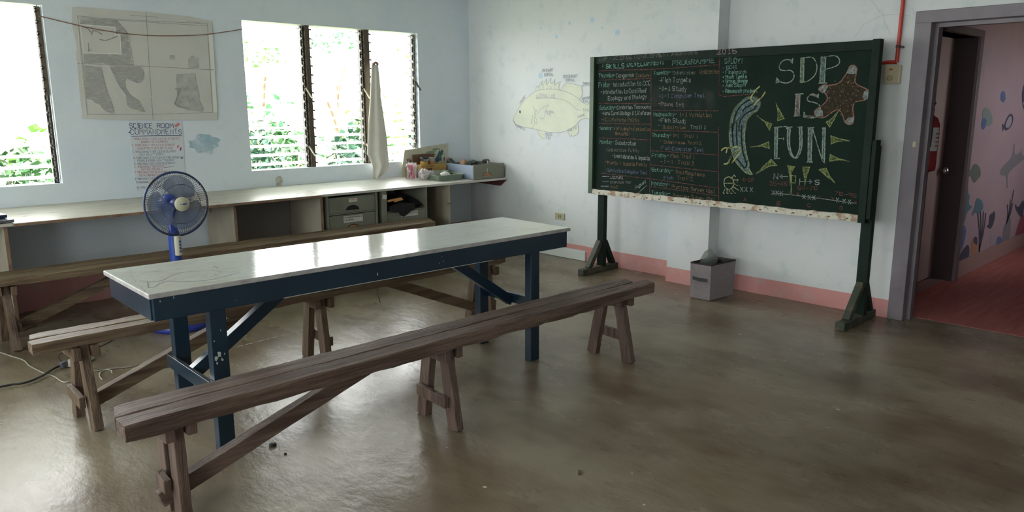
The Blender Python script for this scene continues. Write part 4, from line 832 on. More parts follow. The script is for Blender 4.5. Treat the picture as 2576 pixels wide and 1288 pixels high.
# ------------------------------------------------------------------ pedestal fan
FB = Vector((-3.63,-1.19,0)); fn = thing('pedestal_fan', 'blue pedestal fan with cream hub standing between two benches', 'fan', FB)
BLU = mat('fan_blue_plastic', (.02,.06,.34), .35); NAV = mat('fan_base_blue', (.025,.04,.28), .4); CRM = mat('fan_cream_plastic', (.55,.54,.40), .45); WIRE = mat('fan_wire', (.04,.045,.08), .4, (.20,.13,.07), 9, lo=.55, hi=.7); RIMB = mat('fan_rim_blue', (.03,.06,.17), .4, (.03,.02,.03), 6, lo=.5, hi=.6)
BLADE = mat('fan_blade_plastic', (.16,.23,.38), .35, (.12,.13,.18), 6, lo=.5, hi=.8, alpha=(1.,0,.01,.72,.72))
MB().lathe([(.0,.0),(.185,.0),(.192,.02),(.186,.05),(.16,.072),(.10,.088),(.06,.10),(.045,.13)], FB, n=40).build('base', NAV, fn)
MB().tube([FB+Vector((0,0,.10)), FB+Vector((.0,0,.66))], .032, 20, radii=[.042,.034]).build('pole', BLU, fn)
CB = FB+Vector((.028,-.03,.555)); m = MB()
for z0_, z1_ in ((.497,.63),): m.prism([FB+Vector((.010+.024*math.cos(a), -.028-.026*abs(math.sin(a)), z0_)) for a in [math.pi+math.pi*k/10 for k in range(11)]], (0,0,z1_-z0_))
cbx = m.build('control_box', CRM, fn, bevel=.004)
m = MB()
for k in range(4): m.box(FB+Vector((.010,-.058,.520+.022*k)), FB+Vector((.022,-.050,.532+.022*k)))
m.build('speed_buttons', BLU, cbx)
HD = Vector((.05,-1,0.0)).normalized(); HC = Vector((-3.60,-1.21,.838)); HS = Vector((0,0,1)).cross(HD).normalized(); HU = HD.cross(HS).normalized()
HD = (HD+Vector((0,0,.06))).normalized(); HU = (Vector((0,0,1))-HD*HD.z).normalized(); HS = HU.cross(HD)
def hp(r, a, d): return HC+HS*(r*math.cos(a))+HU*(r*math.sin(a))+HD*d
MB().lathe([(.03,-.20),(.058,-.19),(.066,-.12),(.064,-.06),(.05,-.045)], HC, HD, 24).build('motor_housing', BLU, fn)
MB().bar(HC-HD*.12-HU*.02, FB+Vector((0,0,.63)), .05, .05).build('neck', BLU, fn, bevel=.008)
GRr = .208
def ringpts(r, d, n=64): return [hp(r, 2*math.pi*k/n, d) for k in range(n)]
MB().tube(ringpts(GRr, 0), .0075, 8, closed=True).build('guard_rim', RIMB, fn)
prof_f = [(.047,.078),(.10,.075),(.15,.062),(.185,.040),(.203,.012),(.208,0)]
prof_b = [(.06,-.10),(.12,-.095),(.165,-.075),(.195,-.035),(.208,0)]
m = MB(); NW = 84
for k in range(NW):
    a = 2*math.pi*k/NW; m.tube([hp(r, a, d) for r, d in prof_f], .0011, 4, cap=False)
m.tube(ringpts(.128,.069), .0018, 6, closed=True).tube(ringpts(.188,.036), .0014, 6, closed=True); m.build('front_guard', WIRE, fn)
m = MB()
for k in range(NW):
    a = 2*math.pi*(k+.5)/NW; m.tube([hp(r, a, d) for r, d in prof_b], .0011, 4, cap=False)
m.tube(ringpts(.135,-.088), .0018, 6, closed=True); m.build('rear_guard', WIRE, fn)
MB().lathe([(.0,.066),(.043,.066),(.047,.072),(.047,.088),(.042,.094),(.0,.096)], HC, HD, 32).build('hub_badge', CRM, fn)
m = MB(); q = hp(0,0,.0965)
m.ribbon([hp(.016,math.pi,.0962),hp(.004,math.pi,.0962)], .004, HD).ribbon([hp(.003,0,.0962),hp(.02,.0,.0962)], .010, HD); m.build('badge_mark', BLU, fn)
MB().lathe([(.034,-.045),(.036,.0),(.030,.02),(.012,.064)], HC, HD, 24).build('blade_hub', NAV, fn)
for kb, a0 in enumerate((math.radians(72), math.radians(195), math.radians(-50))):
    m = MB(); vs = []; nr, na = 8, 10
    for i in range(nr+1):
        r = .034+(.186-.034)*i/nr; wd = (.52+.50*math.sin(min(1,i/nr*1.05)*math.pi*.62))*(1 if i < nr else .86)
        for j in range(na+1):
            s = j/na-.5; rr = r-(.03*(2*abs(s))**3*i/nr); vs.append(hp(rr, a0+s*wd*2*.95, -.012+.048*s*(1-.35*i/nr)+.004))
    m.add(vs, [(i*(na+1)+j, i*(na+1)+j+1, (i+1)*(na+1)+j+1, (i+1)*(na+1)+j) for i in range(nr) for j in range(na)], True); m.build('blade', BLADE, fn)
# ------------------------------------------------------------------ cables on the floor
BKC = mat('black_cable', (.012,.012,.014), .45); WHC = mat('dirty_white_cable', (.42,.40,.34), .6); GRC = mat('grey_cable', (.22,.20,.16), .6)
def fz(L, z=.006): return [onz(x,y,0)+Vector((0,0,z)) for x, y in L]
tag(MB().tube(smoothpts(fz([(-60,992),(0,980),(30,974),(60,970),(85,962),(110,950),(135,934),(158,924),(172,921)], .015)), .0065, 8).build('power_cable', BKC), 'thick black cable running from the left picture edge to the socket block', 'cable')
tag(MB().tube(smoothpts(fz([(-40,878),(0,888),(30,898),(60,908),(75,922),(110,940),(135,948),(160,963),(185,958),(215,950)], .004)), .0035, 6).build('thin_cable', WHC), 'thin dirty white cable winding across the floor below the far bench', 'cable')
tag(MB().tube(smoothpts(fz([(205,940),(250,934),(268,930),(310,926),(340,922),(372,912),(410,908),(450,913),(520,920)], .004)), .004, 6).build('extension_cable', GRC), 'grey cable trailing from the socket block under the blue table', 'cable')
tag(MB().tube(smoothpts(fz([(340,936),(375,932),(420,925),(450,917),(480,912)], .004)), .004, 6).build('extension_cable', GRC), 'short lower loop of grey cable under the blue table', 'cable')
tag(MB().tube(smoothpts(fz([(258,957),(251,948),(254,938),(268,932),(280,934),(282,941)], .004)), .0035, 6).build('thin_cable', WHC), 'small white curl of cable beside the middle bench brace', 'cable')
tag(MB().tube(smoothpts(fz([(190,902),(232,881),(262,868),(280,858),(300,842),(320,830)], .003)), .0025, 6).build('thin_cable', BKC), 'very thin dark wire crossing the floor towards the fan', 'cable')
eb = thing('socket_block', 'white extension socket block with dark plug on the floor behind the bench leg', 'extension socket', onz(188,918,0))
c0 = onz(190,918,0); R = Matrix.Rotation(.5,3,'Z')
MB().obox(c0+Vector((.03,.01,.022)), (.16,.055,.04), R).build('socket_body', WHC, eb, bevel=.006)
MB().bar(c0+Vector((-.08,-.02,.02)), c0+Vector((-.035,-.005,.03)), .035, .035, taper=.8).build('plug', mat('grey_plug', (.09,.09,.12), .4), eb, bevel=.006)
MB().tube(smoothpts([c0+Vector((-.07,-.01,.03)), c0+Vector((-.07,.03,.07)), c0+Vector((0,.06,.075)), c0+Vector((.05,.05,.04))]), .003, 6).build('wire_loop', BKC, eb)
bc = onz(686,1121,0); tag(MB().lathe([(.0,.0),(.016,0),(.017,.004),(.014,.010),(0,.011)], bc, n=18).build('bottle_cap', BLK), 'black bottle cap lying on the floor in front of the table', 'cap')
bc = onz(718,1143,0); tag(MB().lathe([(.0,.0),(.007,0),(.006,.005),(0,.006)], bc, n=10).build('pebble', BLK), 'tiny black crumb on the floor beside the bottle cap', 'debris')
bc = onz(1458,1190,0); tag(MB().obox(bc+Vector((0,0,.003)), (.035,.012,.005), Matrix.Rotation(.7,3,'Z')).build('leaf_scrap', BWZ), 'small dark scrap lying alone on the open floor at the right', 'debris')
# dashed chalk line and specks on the floor
CHK = mat('floor_chalk', (.55,.53,.47), .9, alpha=(60.,.42,.58,0,.9))
m = MB()
for a, b in (((595,873),(700,846)),((700,846),(762,830)),((1008,776),(1022,773)),((1046,768),(1102,755)),((1580,735),(1560,742))):
    m.ribbon([onz(*a,0),onz(*b,0)], .012, (0,0,1), .0006)
SPK = [(1773,788),(1861,841),(560,905),(652,925),(720,742),(1116,852),(1124,1125),(1032,1166),(1052,1163),(1219,1225),(1620,1270),(1590,1190),(2108,1030),(560,1085),(265,1011),(250,1018),(1700,740)]
m.build('chalk_marks', CHK, fl, label='faint broken chalk line under the table')
m = MB(); rnd = random.Random(8)
for x, y in SPK:
    c_ = onz(x,y,.0009); r = rnd.uniform(.004,.011); m.poly([c_+Vector((r*math.cos(k*1.05)*rnd.uniform(.6,1.2), r*math.sin(k*1.05)*rnd.uniform(.6,1.2), 0)) for k in range(6)])
m.build('pale_specks', mat('pale_speck', (.5,.48,.44), .9), fl)
# ------------------------------------------------------------------ free-standing blackboard
XB = -.29
BBM = mat('blackboard_paint', (.0045,.014,.010), .62, (.008,.019,.0135), 2.5, lo=.4, hi=.7, col3=(.016,.024,.020), s3=2.2, lo3=.52, hi3=.9, bump=.0006, bscale=25, spec=.08)
BBF = mat('blackboard_frame_green', (.006,.015,.011), .6, (.010,.020,.014), 8, bump=.001, bscale=30, spec=.15); BBL = mat('left_frame_green', (.03,.065,.03), .45, (.05,.09,.045), 6, stretch=(1,1,.3))
LEDG = mat('chipped_white_ledge', (.50,.48,.40), .7, (.30,.19,.12), 14, lo=.50, hi=.60, col3=(.14,.18,.13), s3=34, lo3=.62, hi3=.68)
FOOTM = mat('worn_green_foot', (.035,.045,.03), .6, (.10,.085,.055), 9, lo=.5, hi=.62, col3=(.40,.38,.26), s3=14, lo3=.70, hi3=.74)
bb = thing('blackboard', 'free-standing green-black chalkboard on two wooden feet, covered with chalk writing', 'blackboard', (-.27,-3.16,0))
Y0, Y1, Z0b, Z1b = -1.955, -4.36, .712, 1.872
MB().box((XB,Y1+.02,Z0b),(XB+.02,Y0-.02,Z1b)).build('board_panel', BBM, bb)
BP = bb.children[0]
MB().box((XB-.025,Y0-.045,Z0b-.01),(XB+.03,Y0,Z1b)).build('frame_side', BBL, bb, bevel=.003)
MB().box((XB-.025,Y1,Z0b-.02),(XB+.03,Y1+.05,Z1b+.005)).build('frame_side', BBF, bb, bevel=.003)
MB().box((XB-.012,Y1+.05,Z1b-.062),(XB+.03,Y0-.045,Z1b)).build('frame_top', BBF, bb, bevel=.003)
m = MB(); rnd = random.Random(6); K = 60; up_, lo_ = [], []
for k in range(K+1):
    y = Y0-.045+(Y1+.05-Y0+.045)*k/K; up_.append((XB-.0225, y, Z0b+.030+rnd.uniform(-.004,.005))); lo_.append((XB-.0225, y, Z0b-.014+rnd.uniform(-.003,.002)))
m.prism(up_+lo_[::-1], (.045,0,0)); m.build('chalk_ledge', LEDG, bb)
m = MB()
for k in range(18): m.box((XB-.026,Y0-.12-.127*k,Z0b-.002),(XB-.0225,Y0-.135-.127*k,Z0b+.006))
m.build('ledge_nails', mat('rust', (.12,.05,.03), .8), bb)
for nm, yc, xa, xb in (('left', -2.062, -.52, -.035), ('right', -4.352, -.56, -.04)):
    MB().box((-.262,yc-.036,.05),(-.215,yc+.036,1.2 if nm == 'right' else Z0b+.5)).build('post', BBF, bb, bevel=.003)
    MB().bar((xa,yc,.029), (xb,yc,.029), .065, .055, side=(0,1,0)).build('foot_beam', FOOTM, bb, bevel=.005)
    MB().bar((xa+.10,yc-.0,.052), (-.268,yc,.275), .05, .045, side=(0,1,0)).build('foot_strut', FOOTM, bb, bevel=.004)
    MB().bar((xb-.05,yc-.0,.052), (-.209,yc,.275), .05, .045, side=(0,1,0)).build('foot_strut', BBF, bb, bevel=.004)
MB().box((XB-.022,Y1-.002,1.24),(XB+.05,Y1-.03,.72)).build('side_batten', BBF, bb, bevel=.003)
# chalk
def ck(nm, c, lo=.36, hi=.60, a0=.30, a1=.85, sc=45.): c = tuple(q*.80 for q in c); return mat(nm, c, .95, alpha=(sc, lo, hi, a0, a1), spec=.1)
CG = ck('chalk_green', (.22,.40,.33)); CWH = ck('chalk_white', (.36,.40,.37)); CO = ck('chalk_orange', (.24,.165,.10)); CRR = ck('chalk_red', (.20,.085,.07)); CBL = ck('chalk_blue', (.16,.18,.27)); CYG = ck('chalk_yellow_green', (.33,.38,.17)); CFT = ck('faint_chalk', (.20,.21,.18)); CPI = ck('chalk_pink', (.42,.33,.32)); CTE = ck('chalk_teal', (.18,.29,.27)); CBW = ck('chalk_blue_green_fill', (.22,.31,.31), .35,.65,.25,.8,60.)
NX = (-1,0,0)
def wpx(mb, s, x0, y0, x1, y1, h, sw=.0046, X=XB):
    a, b = onx(x0,y0,X), onx(x1,y1,X); t_ = onx(x0,y0-h,X); write(mb, s, a, b, (t_-a).length, NX, sw, .0010)
def s2(x, y): return (1490+x/5.856, 120+y/5.856)
def s3(x, y): return (1490+x/6.441, 320+y/6.441)
def s4(x, y): return (1800+x/5.6, 100+y/5.6)
def s5(x, y): return (1800+x/4.77, 300+y/4.77)
def W(mb, f, s, x0, y0, x1, y1, h, sw=.0046, k=None, X=XB):
    a, b = f(x0,y0), f(x1,y1); sc = {s2:5.856, s3:6.441, s4:5.6, s5:4.77}[f]; wpx(mb, s, *a, *b, h/sc, sw, X)
def lines(mb, f, L, sw, X=XB, sm=0, off=.001):
    pts = [onx(*f(x,y), X) for x, y in L]; mb.ribbon(smoothpts(pts, sm) if sm else pts, sw, NX, off)
B = {k: MB() for k in ('green','white','orange','red','blue','faint','teal','pink')}
XT = XB-.012
W(B['faint'], s2, 'SDP - SCIENCE DEVELOPMENT', 100,195, 1130,125, 45, .005, X=XT); W(B['faint'], s2, "PROGRAMME ''", 1175,118, 1640,85, 40, .005, X=XT)
wpx(B['pink'], '2015', 1804,137, 1853,134, 12.5, .006, XT)
W(B['green'], s2, 'SKILLS', 205,305, 470,298, 62, .0075); W(B['green'], s2, 'DEVELOPMENT', 515,280, 1065,242, 72, .0075); W(B['teal'], s2, 'PROGRAMME', 1180,262, 1800,218, 70, .0075)
W(B['white'], s2, '!', 148,285, 156,285, 40)
for t_, x0, y0, x1, y1, h, c in [('Thursday-',95,440,345,432,58,'green'),('Dangerous',360,440,612,428,60,'white'),('Creatures',645,435,865,425,50,'orange'),
  ('Friday-',95,585,290,570,68,'green'),('Introduction to CCC',300,573,855,553,62,'white'),('-Introduction to Coral Reef',125,680,800,662,58,'white'),('Ecology and Biology',230,775,800,745,56,'white'),
  ('Saturday-',105,915,350,905,55,'green'),('Cnidarian Taxonomy',365,905,862,895,52,'white'),('-Hard Coral Biology & Lifeforms',140,990,865,988,52,'white'),('-HC Lifeforms Pointy',135,1080,690,1092,50,'orange'),
  ('Sunday-',110,1210,305,1200,45,'green'),('Fish Length Estimation',322,1212,862,1225,48,'orange'),
  ('Tuesday-',905,400,1155,385,55,'green'),('Substrates',1185,395,1515,390,50,'faint'),('Validation',1575,385,1862,378,55,'orange'),('-Fish Targets',985,515,1450,505,68,'white'),('-1+1 Study',985,625,1390,640,58,'white'),
  ('-1+1 Computer Test',985,740,1655,730,55,'blue'),('-Point 1+1',975,850,1350,870,50,'pink'),('Wednesday-',895,1010,1245,1005,55,'green'),('1+1 Validation',1285,1010,1760,1022,55,'orange'),('-Fish Study',975,1095,1385,1110,58,'white'),('-',975,1165,1005,1165,50,'white'),('Substrates',1040,1195,1385,1198,48,'orange'),('Trail 1',1445,1195,1670,1200,55,'white')]:
    W(B[c], s2, t_, x0, y0, x1, y1, h)
for t_, x0, y0, x1, y1, h, c in [('(Scientific)',365,125,600,135,50,'orange'),('Monday-',120,265,350,270,62,'green'),('Substrates',375,280,705,295,60,'white'),('-Substrates Pointy',215,385,760,405,50,'faint'),('-Invertebrates & Impacts',325,490,930,535,60,'white'),
  ('-Inverts + Impacts Pointy',205,590,885,640,55,'orange'),('-Substrates Computer Test',215,715,890,765,52,'blue'),('LECTURE',295,830,500,840,38,'pink'),('COMPUTER TEST',295,908,635,915,32,'faint'),('DIVE',305,985,420,990,36,'orange'),
  ('Thursday-',970,155,1280,160,62,'green'),('1+1',1310,155,1400,158,48,'orange'),('Trail 1',1485,165,1710,170,52,'orange'),('-',1095,240,1125,240,40,'orange'),('Substrates',1160,260,1500,275,48,'orange'),('Trail 2',1550,275,1770,285,50,'orange'),('-Fish Computer Test',1090,360,1810,400,58,'blue'),
  ('Friday-',970,485,1240,490,68,'green'),('Fish Trail 1',1265,490,1660,510,55,'orange'),('-1+1',1100,580,1310,585,50,'orange'),('Trail 2',1385,595,1655,620,58,'orange'),('Saturday-',960,710,1315,735,55,'green'),('Trail Rotations',1345,750,1820,800,55,'orange'),('Fish',1165,840,1310,850,55,'blue'),('Trail 2',1370,850,1635,870,65,'orange'),
  ('Monday-',960,940,1255,955,68,'green'),('Practice Survey (Gs)',1290,990,1980,1070,60,'orange'),('Tuesday-',960,1085,1260,1110,62,'green'),('Practice Survey (Gs)',1310,1130,1975,1195,52,'orange')]:
    W(B[c], s3, t_, x0, y0, x1, y1, h)
for y in (797,877,955): lines(B['white' if y != 877 else 'faint'], s3, [(140 if y > 900 else 165,y),(265,y+3)], .006)
W(B['white'], s3, 'August', 690,1010, 870,900, 55)
lines(B['white'], s3, [(750,1060),(880,945)], .005)
# red ruling
R_l = B['red']
for L_ in ([(90,345),(350,330),(860,320),(1200,300),(1865,250)], [(90,480),(860,452)], [(90,820),(860,825)], [(95,1118),(870,1128)], [(868,320),(866,1290)], [(1880,130),(1868,700)], [(868,920),(1860,930)], [(868,1215),(1860,1245)]): lines(R_l, s2, L_, .006)
for L_ in ([(115,172),(945,205)], [(950,0),(930,1100)], [(140,740),(925,835)], [(2045,0),(2050,1200)], [(950,380),(2050,450)], [(950,610),(2050,725)], [(935,835),(2060,990)], [(950,960),(2060,1115)]): lines(R_l, s3, L_, .0055)
lines(R_l, s4, [(55,235),(52,780),(130,800),(560,760)], .006)
W(B['teal'], s4, 'STUDY!', 130,330, 375,335, 70, .006)
for t_, y, x1 in (('* IDC4S',415,300),('* Flashcards',480,440),('* Mock Tests',545,440),('* Group Songs',605,450),('* Ask Staff',665,435),('* Research project',745,590)): W(B['green' if y > 500 else 'teal'], s4, t_, 100, y, x1, y-5, 48, .0055)
for k_, mm in (('green',CG),('white',CWH),('orange',CO),('red',CRR),('blue',CBL),('faint',CFT),('teal',CTE),('pink',CPI)):
    B[k_].build('chalk_writing' if k_ != 'red' else 'chalk_ruling', mm, bb, label='%s chalk %s' % (k_, 'writing' if k_ != 'red' else 'ruling lines'))
def outline(f, L, c, sw=.006, X=XB, close=True, sm=4, fill=None, nm='chalk_drawing', lab=None, par=None):
    o = None
    pts = smoothpts([onx(*f(x,y), X) for x, y in L], sm, close) if sm else [onx(*f(x,y), X) for x, y in L]
    if fill:
        o = MB().poly([p+Vector((-.0007,0,0)) for p in pts]).build(nm, fill, bb if not par else par, label=lab)
    m = MB().ribbon(pts+([pts[0]] if close else []), sw, NX, .0012); q = m.build('chalk_outline' if o else nm, c, o or par or bb, label=None if o else lab); return o or q
# big lettering SDP IS FUN
CBIG = ck('chalk_big_outline', (.30,.36,.30), .38,.5,.2,.95); FG = ck('chalk_fill_green', (.20,.30,.20), .35,.6,.3,.85,70.); FP = ck('chalk_fill_pink', (.30,.23,.22), .35,.6,.3,.85,70.); FT = ck('chalk_fill_teal', (.17,.25,.24), .35,.6,.3,.85,70.)
def bigletter(f, lab, strokes, bars):
    m = MB()
    for L_ in strokes: lines(m, f, L_, .007, sm=4 if len(L_) > 3 else 0, off=.0014)
    o = m.build('chalk_letter', CBIG, bb, label=lab)
    for quad, c in bars: MB().poly([onx(*f(x,y), XB)+Vector((-.0009,0,0)) for x, y in quad]).build('chalk_fill', c, o)
bigletter(s4, 'big chalk letter S of the top word', [[(1090,262),(1070,290),(1010,278),(940,305),(900,370),(915,420),(980,435),(1050,430),(1095,460),(1108,510),(1090,560),(1040,600),(980,608),(910,590),(860,535)], [(1090,262),(1085,330),(1055,300)], [(860,535),(855,605),(910,590)]], [([(1090,265),(1085,325),(1060,298)], FG), ([(862,540),(858,600),(905,590)], FG)])
bigletter(s4, 'big chalk letter D', [[(1205,260),(1250,255),(1350,245),(1400,285),(1430,380),(1410,480),(1350,550),(1280,590),(1200,600)], [(1248,258),(1240,600)], [(1205,260),(1195,600)]], [([(1205,260),(1248,258),(1240,600),(1195,600)], FG)])
bigletter(s4, 'big chalk letter P', [[(1485,245),(1560,240),(1640,225),(1710,235),(1750,290),(1730,350),(1650,390),(1550,415)], [(1490,245),(1470,610)], [(1555,240),(1535,610)], [(1450,612),(1565,610)]], [([(1490,245),(1555,240),(1535,608),(1470,610)], FT)])
bigletter(s4, 'chalk letter I filled pink', [[(1120,768),(1235,760)], [(1105,1075),(1195,1072)], [(1140,770),(1118,1075)], [(1192,768),(1178,1072)]], [([(1140,770),(1192,768),(1178,1072),(1118,1075)], FP)])
bigletter(s4, 'chalk letter S overlapping the starfish', [[(1452,765),(1435,790),(1390,765),(1340,775),(1295,820),(1310,865),(1380,880),(1450,910),(1475,960),(1450,1050),(1400,1095),(1330,1100),(1250,1080)], [(1452,765),(1450,815),(1400,785)], [(1250,1020),(1245,1090),(1330,1100)]], [([(1452,770),(1448,812),(1340,785),(1390,765)], FP), ([(1252,1025),(1275,1060),(1400,1075),(1390,1098),(1250,1088)], FP)])
bigletter(s5, 'big chalk letter F', [[(705,98),(860,85)], [(715,100),(708,470)], [(748,97),(738,468)], [(705,472),(770,468)], [(742,232),(820,232)], [(858,82),(855,115)], [(818,222),(818,245)]], [([(715,100),(748,97),(738,468),(708,470)], FT)])
bigletter(s5, 'big chalk letter U', [[(870,100),(862,200),(870,330),(905,430),(955,468),(1000,440),(1035,340),(1040,200),(1035,95)], [(905,98),(890,200),(895,330),(920,420),(955,460),(985,420),(1010,330),(1010,200),(1005,95)], [(862,98),(920,92)], [(990,93),(1042,93)]], [([(870,100),(905,98),(895,330),(935,450),(905,430),(868,300)], FT), ([(1005,95),(1035,95),(1038,300),(1000,440),(975,445),(1010,330)], FT)])
bigletter(s5, 'big chalk letter N', [[(1110,102),(1180,100)], [(1115,102),(1110,510)], [(1162,102),(1148,510)], [(1098,512),(1165,514)], [(1165,110),(1275,480),(1308,525)], [(1282,105),(1322,105)], [(1288,108),(1280,470)], [(1318,108),(1308,525)]], [([(1115,102),(1162,102),(1148,510),(1110,510)], FT), ([(1288,108),(1318,108),(1308,500),(1282,470)], FT)])
# rays round the lowest word
for f, P_ in ((s4,[(850,880),(885,960),(970,1112),(878,1140),(880,1000)]),(s4,[(575,1060),(700,1150),(795,1185),(760,1275),(700,1165)]),(s4,[(1765,965),(1690,1090),(1610,1230),(1560,1160),(1640,1110)]),(s5,[(410,332),(540,312),(638,270),(650,352),(560,322)]),
              (s5,[(485,655),(580,560),(670,478),(738,555),(650,560)]),(s5,[(868,558),(950,570),(905,650),(895,790),(885,640)]),(s5,[(1048,572),(1130,575),(1088,700),(1072,795),(1062,690)]),(s5,[(1242,605),(1328,585),(1370,680),(1438,770),(1340,690)]),(s5,[(1385,198),(1480,232),(1615,260),(1470,265),(1390,298)]),(s5,[(1378,422),(1460,465),(1608,508),(1480,485),(1370,505)])):
    outline(f, P_, CYG, .0055, sm=0, fill=ck('chalk_ray_fill', (.24,.28,.10), .4,.62,.15,.8,70.), lab='yellow-green chalk ray round the word')
# sea cucumber
sc = outline(s4, [(195,1288),(215,1120),(265,980),(350,880),(440,810),(540,795),(610,830),(637,900),(600,990),(520,1050),(450,1110),(420,1288)], CYG, .008, sm=4, close=False, nm='chalk_drawing', lab='long bluish sea animal drawn in chalk')
BD = [s4(*p) for p in [(195,1288),(205,1180),(230,1080),(270,975),(350,880),(440,810),(540,795),(610,830),(637,900),(600,990),(520,1050),(460,1105),(430,1200)]]+[s5(*p) for p in [(350,180),(355,300),(375,430),(400,520),(405,600),(440,660),(370,645),(320,600),(250,520),(205,420),(170,260),(168,100)]]
idf = lambda x, y: (x, y)
outline(idf, BD, CYG, .008, fill=CBW, lab='bluish body of the sea animal', par=sc, nm='chalk_fill')
m = MB()
for L_ in ([s4(245,1280),s4(265,1120),s4(330,960),s4(450,860),s4(500,850)], [s4(330,1280),s4(345,1150),s4(430,1040),s4(540,980),s4(575,930)], [s4(385,1000),s4(430,950),s4(520,910)], [s5(200,60),s5(205,200),s5(215,330)], [s5(258,40),s5(252,200),s5(262,310)], [s5(310,80),s5(312,200),s5(320,330),s5(345,450),s5(375,540),s5(345,580),s5(290,510),s5(250,470)]): lines(m, idf, L_, .010, sm=4, off=.0026)
m.build('dark_stripe', BBM, sc)
m = MB()
for L_ in ([s4(545,920),s4(600,860),s4(660,800),s4(700,740)], [s4(530,870),s4(500,820),s4(560,720),s4(622,660)], [s5(75,375),s5(110,345),s5(200,340),s5(260,330),s5(300,350)], [s5(130,400),s5(150,350),s5(200,345)], [s5(160,525),s5(190,450),s5(230,400),s5(290,370)], [s5(105,535),s5(150,525),s5(200,430),s5(280,380)], [s5(200,520),s5(250,460),s5(310,380)]): lines(m, idf, L_, .010, sm=4, off=.003)
m.build('chalk_tentacles', ck('chalk_yellow', (.42,.42,.18), .35,.5,.3,1), sc)
# starfish
ST = [(1850,470),(1890,380),(1950,360),(1990,400),(1985,470),(1965,590),(2030,650),(2140,700),(2178,750),(2160,810),(2100,850),(1990,870),(1945,910),(1935,1000),(1950,1100),(1930,1180),(1870,1190),(1820,1150),(1790,1060),(1740,990),(1660,1010),(1530,1095),(1420,1080),(1400,1000),(1480,940),(1560,870),(1575,810),(1540,750),(1470,720),(1460,680),(1520,640),(1620,640),(1740,610),(1800,540)]
outline(s4, ST, ck('chalk_red_outline', (.30,.15,.11), .35,.5,.3,1), .007, fill=ck('chalk_brown_fill', (.085,.06,.04), .35,.65,.25,.9,50.), lab='brown chalk starfish with white tips', nm='chalk_starfish')
stf = [o for o in bb.children if o.name.startswith('chalk_starfish')][0]
for P_ in ([(1850,470),(1890,380),(1950,360),(1990,400),(1980,475),(1910,485)], [(2140,700),(2178,750),(2160,820),(2100,850),(2070,800),(2095,730)], [(1940,1085),(1950,1120),(1930,1180),(1870,1195),(1820,1150),(1870,1100)], [(1420,1080),(1395,1010),(1460,960),(1510,1000),(1520,1080)], [(1500,750),(1460,690),(1510,640),(1590,645),(1570,700),(1530,750)]):
    MB().poly([onx(*s4(x,y), XB)+Vector((-.0018,0,0)) for x, y in P_]).build('white_tip', ck('chalk_tip_white', (.34,.37,.37), .35,.65,.3,.95,60.), stf)
m = MB(); rnd = random.Random(9)
for _ in range(70):
    x, y = rnd.uniform(1560,2080), rnd.uniform(520,1060)
    if abs(x-1800)/330+abs(y-780)/320 < 1: lines(m, s4, [(x,y),(x+8,y+3)], .006, off=.0022)
m.build('starfish_dots', ck('chalk_dots', (.20,.16,.10), .3,.5,.4,1), stf)
# survey line at the bottom right
m = MB(); lines(m, s5, [(690,885),(900,905),(1250,950),(1690,1010)], .005)
for x, y in ((315,840),(365,840),(432,845),(690,880),(740,885),(790,890),(1062,930),(1125,935),(1180,940),(1465,970),(1545,985),(1610,992)): lines(m, s5, [(x-16,y-26),(x+16,y+26)], .005); lines(m, s5, [(x+16,y-26),(x-16,y+26)], .005)
W(m, s5, 'N', 700,715, 750,715, 62, .006); lines(m, s5, [(868,688),(775,686)], .005); lines(m, s5, [(800,665),(772,686),(805,710)], .005); lines(m, s5, [(1010,748),(1155,748)], .005); lines(m, s5, [(1130,725),(1158,748),(1130,772)], .005); lines(m, s5, [(1012,715),(1008,785)], .005); W(m, s5, 'S', 1190,785, 1245,785, 55, .006)
m.build('chalk_diagram', CWH, bb, label='white chalk row of crosses with N and S arrows')
m = MB()
for t_, x0, y0, x1, y1 in (('0-20',330,745,455,745),('25-45',650,790,860,800),('50-70',985,845,1220,850),('75-95',1430,905,1690,940),('x',880,900,915,905),('x',975,905,1005,910),('x',1235,950,1265,955),('x',1395,965,1425,970),('x',1670,1010,1695,1010)): W(m, s5, t_, x0, y0, x1, y1, 42, .005)
for t_, x, y in (('A',335,980),('B',740,1030),('C',1100,1050),('D',1490,1085)): W(m, s5, t_, x, y, x+38, y+3, 42, .005)
m.build('chalk_diagram', CRR, bb, label='red chalk numbers and letters under the crosses')
m = MB(); lines(m, s5, [(160,690),(115,710),(103,770),(120,820),(165,842),(205,815),(222,770),(205,710),(160,690)], .006, sm=3); lines(m, s5, [(105,768),(218,766)], .006)
for a, b, c in (((185,715),(225,670),(240,690)),((205,730),(270,725),(260,755)),((212,765),(250,790),(285,795)),((205,805),(235,825),(275,850)),((190,825),(215,870),(240,890)),((165,845),(170,885),(200,890)),((140,845),(135,885),(155,890)),((115,835),(92,880),(105,895))): lines(m, s5, [a, b, c], .006)
m.build('chalk_drawing', ck('chalk_pale_yellow', (.38,.38,.22), .35,.5,.2,1), bb, label='small spiky yellow chalk sun at the lower middle')
m = MB(); lines(m, s5, [(905,560),(895,790)], .006); lines(m, s5, [(912,670),(908,905)], .007); lines(m, s5, [(918,675),(965,680),(955,765),(905,760)], .006); m.build('chalk_drawing', CYG, bb, label='small chalk flag on the survey line')
# wiped chalk dust
DUST = mat('chalk_dust_smear', (.17,.155,.15), .95, alpha=(4.5,.46,.8,0,.32))
MB().poly([onx(*s2(x,y), XB)+Vector((-.0004,0,0)) for x, y in [(600,700),(900,560),(1400,520),(1780,650),(1830,900),(1500,900),(1000,890),(650,850)]]).build('chalk_smear', DUST, bb)
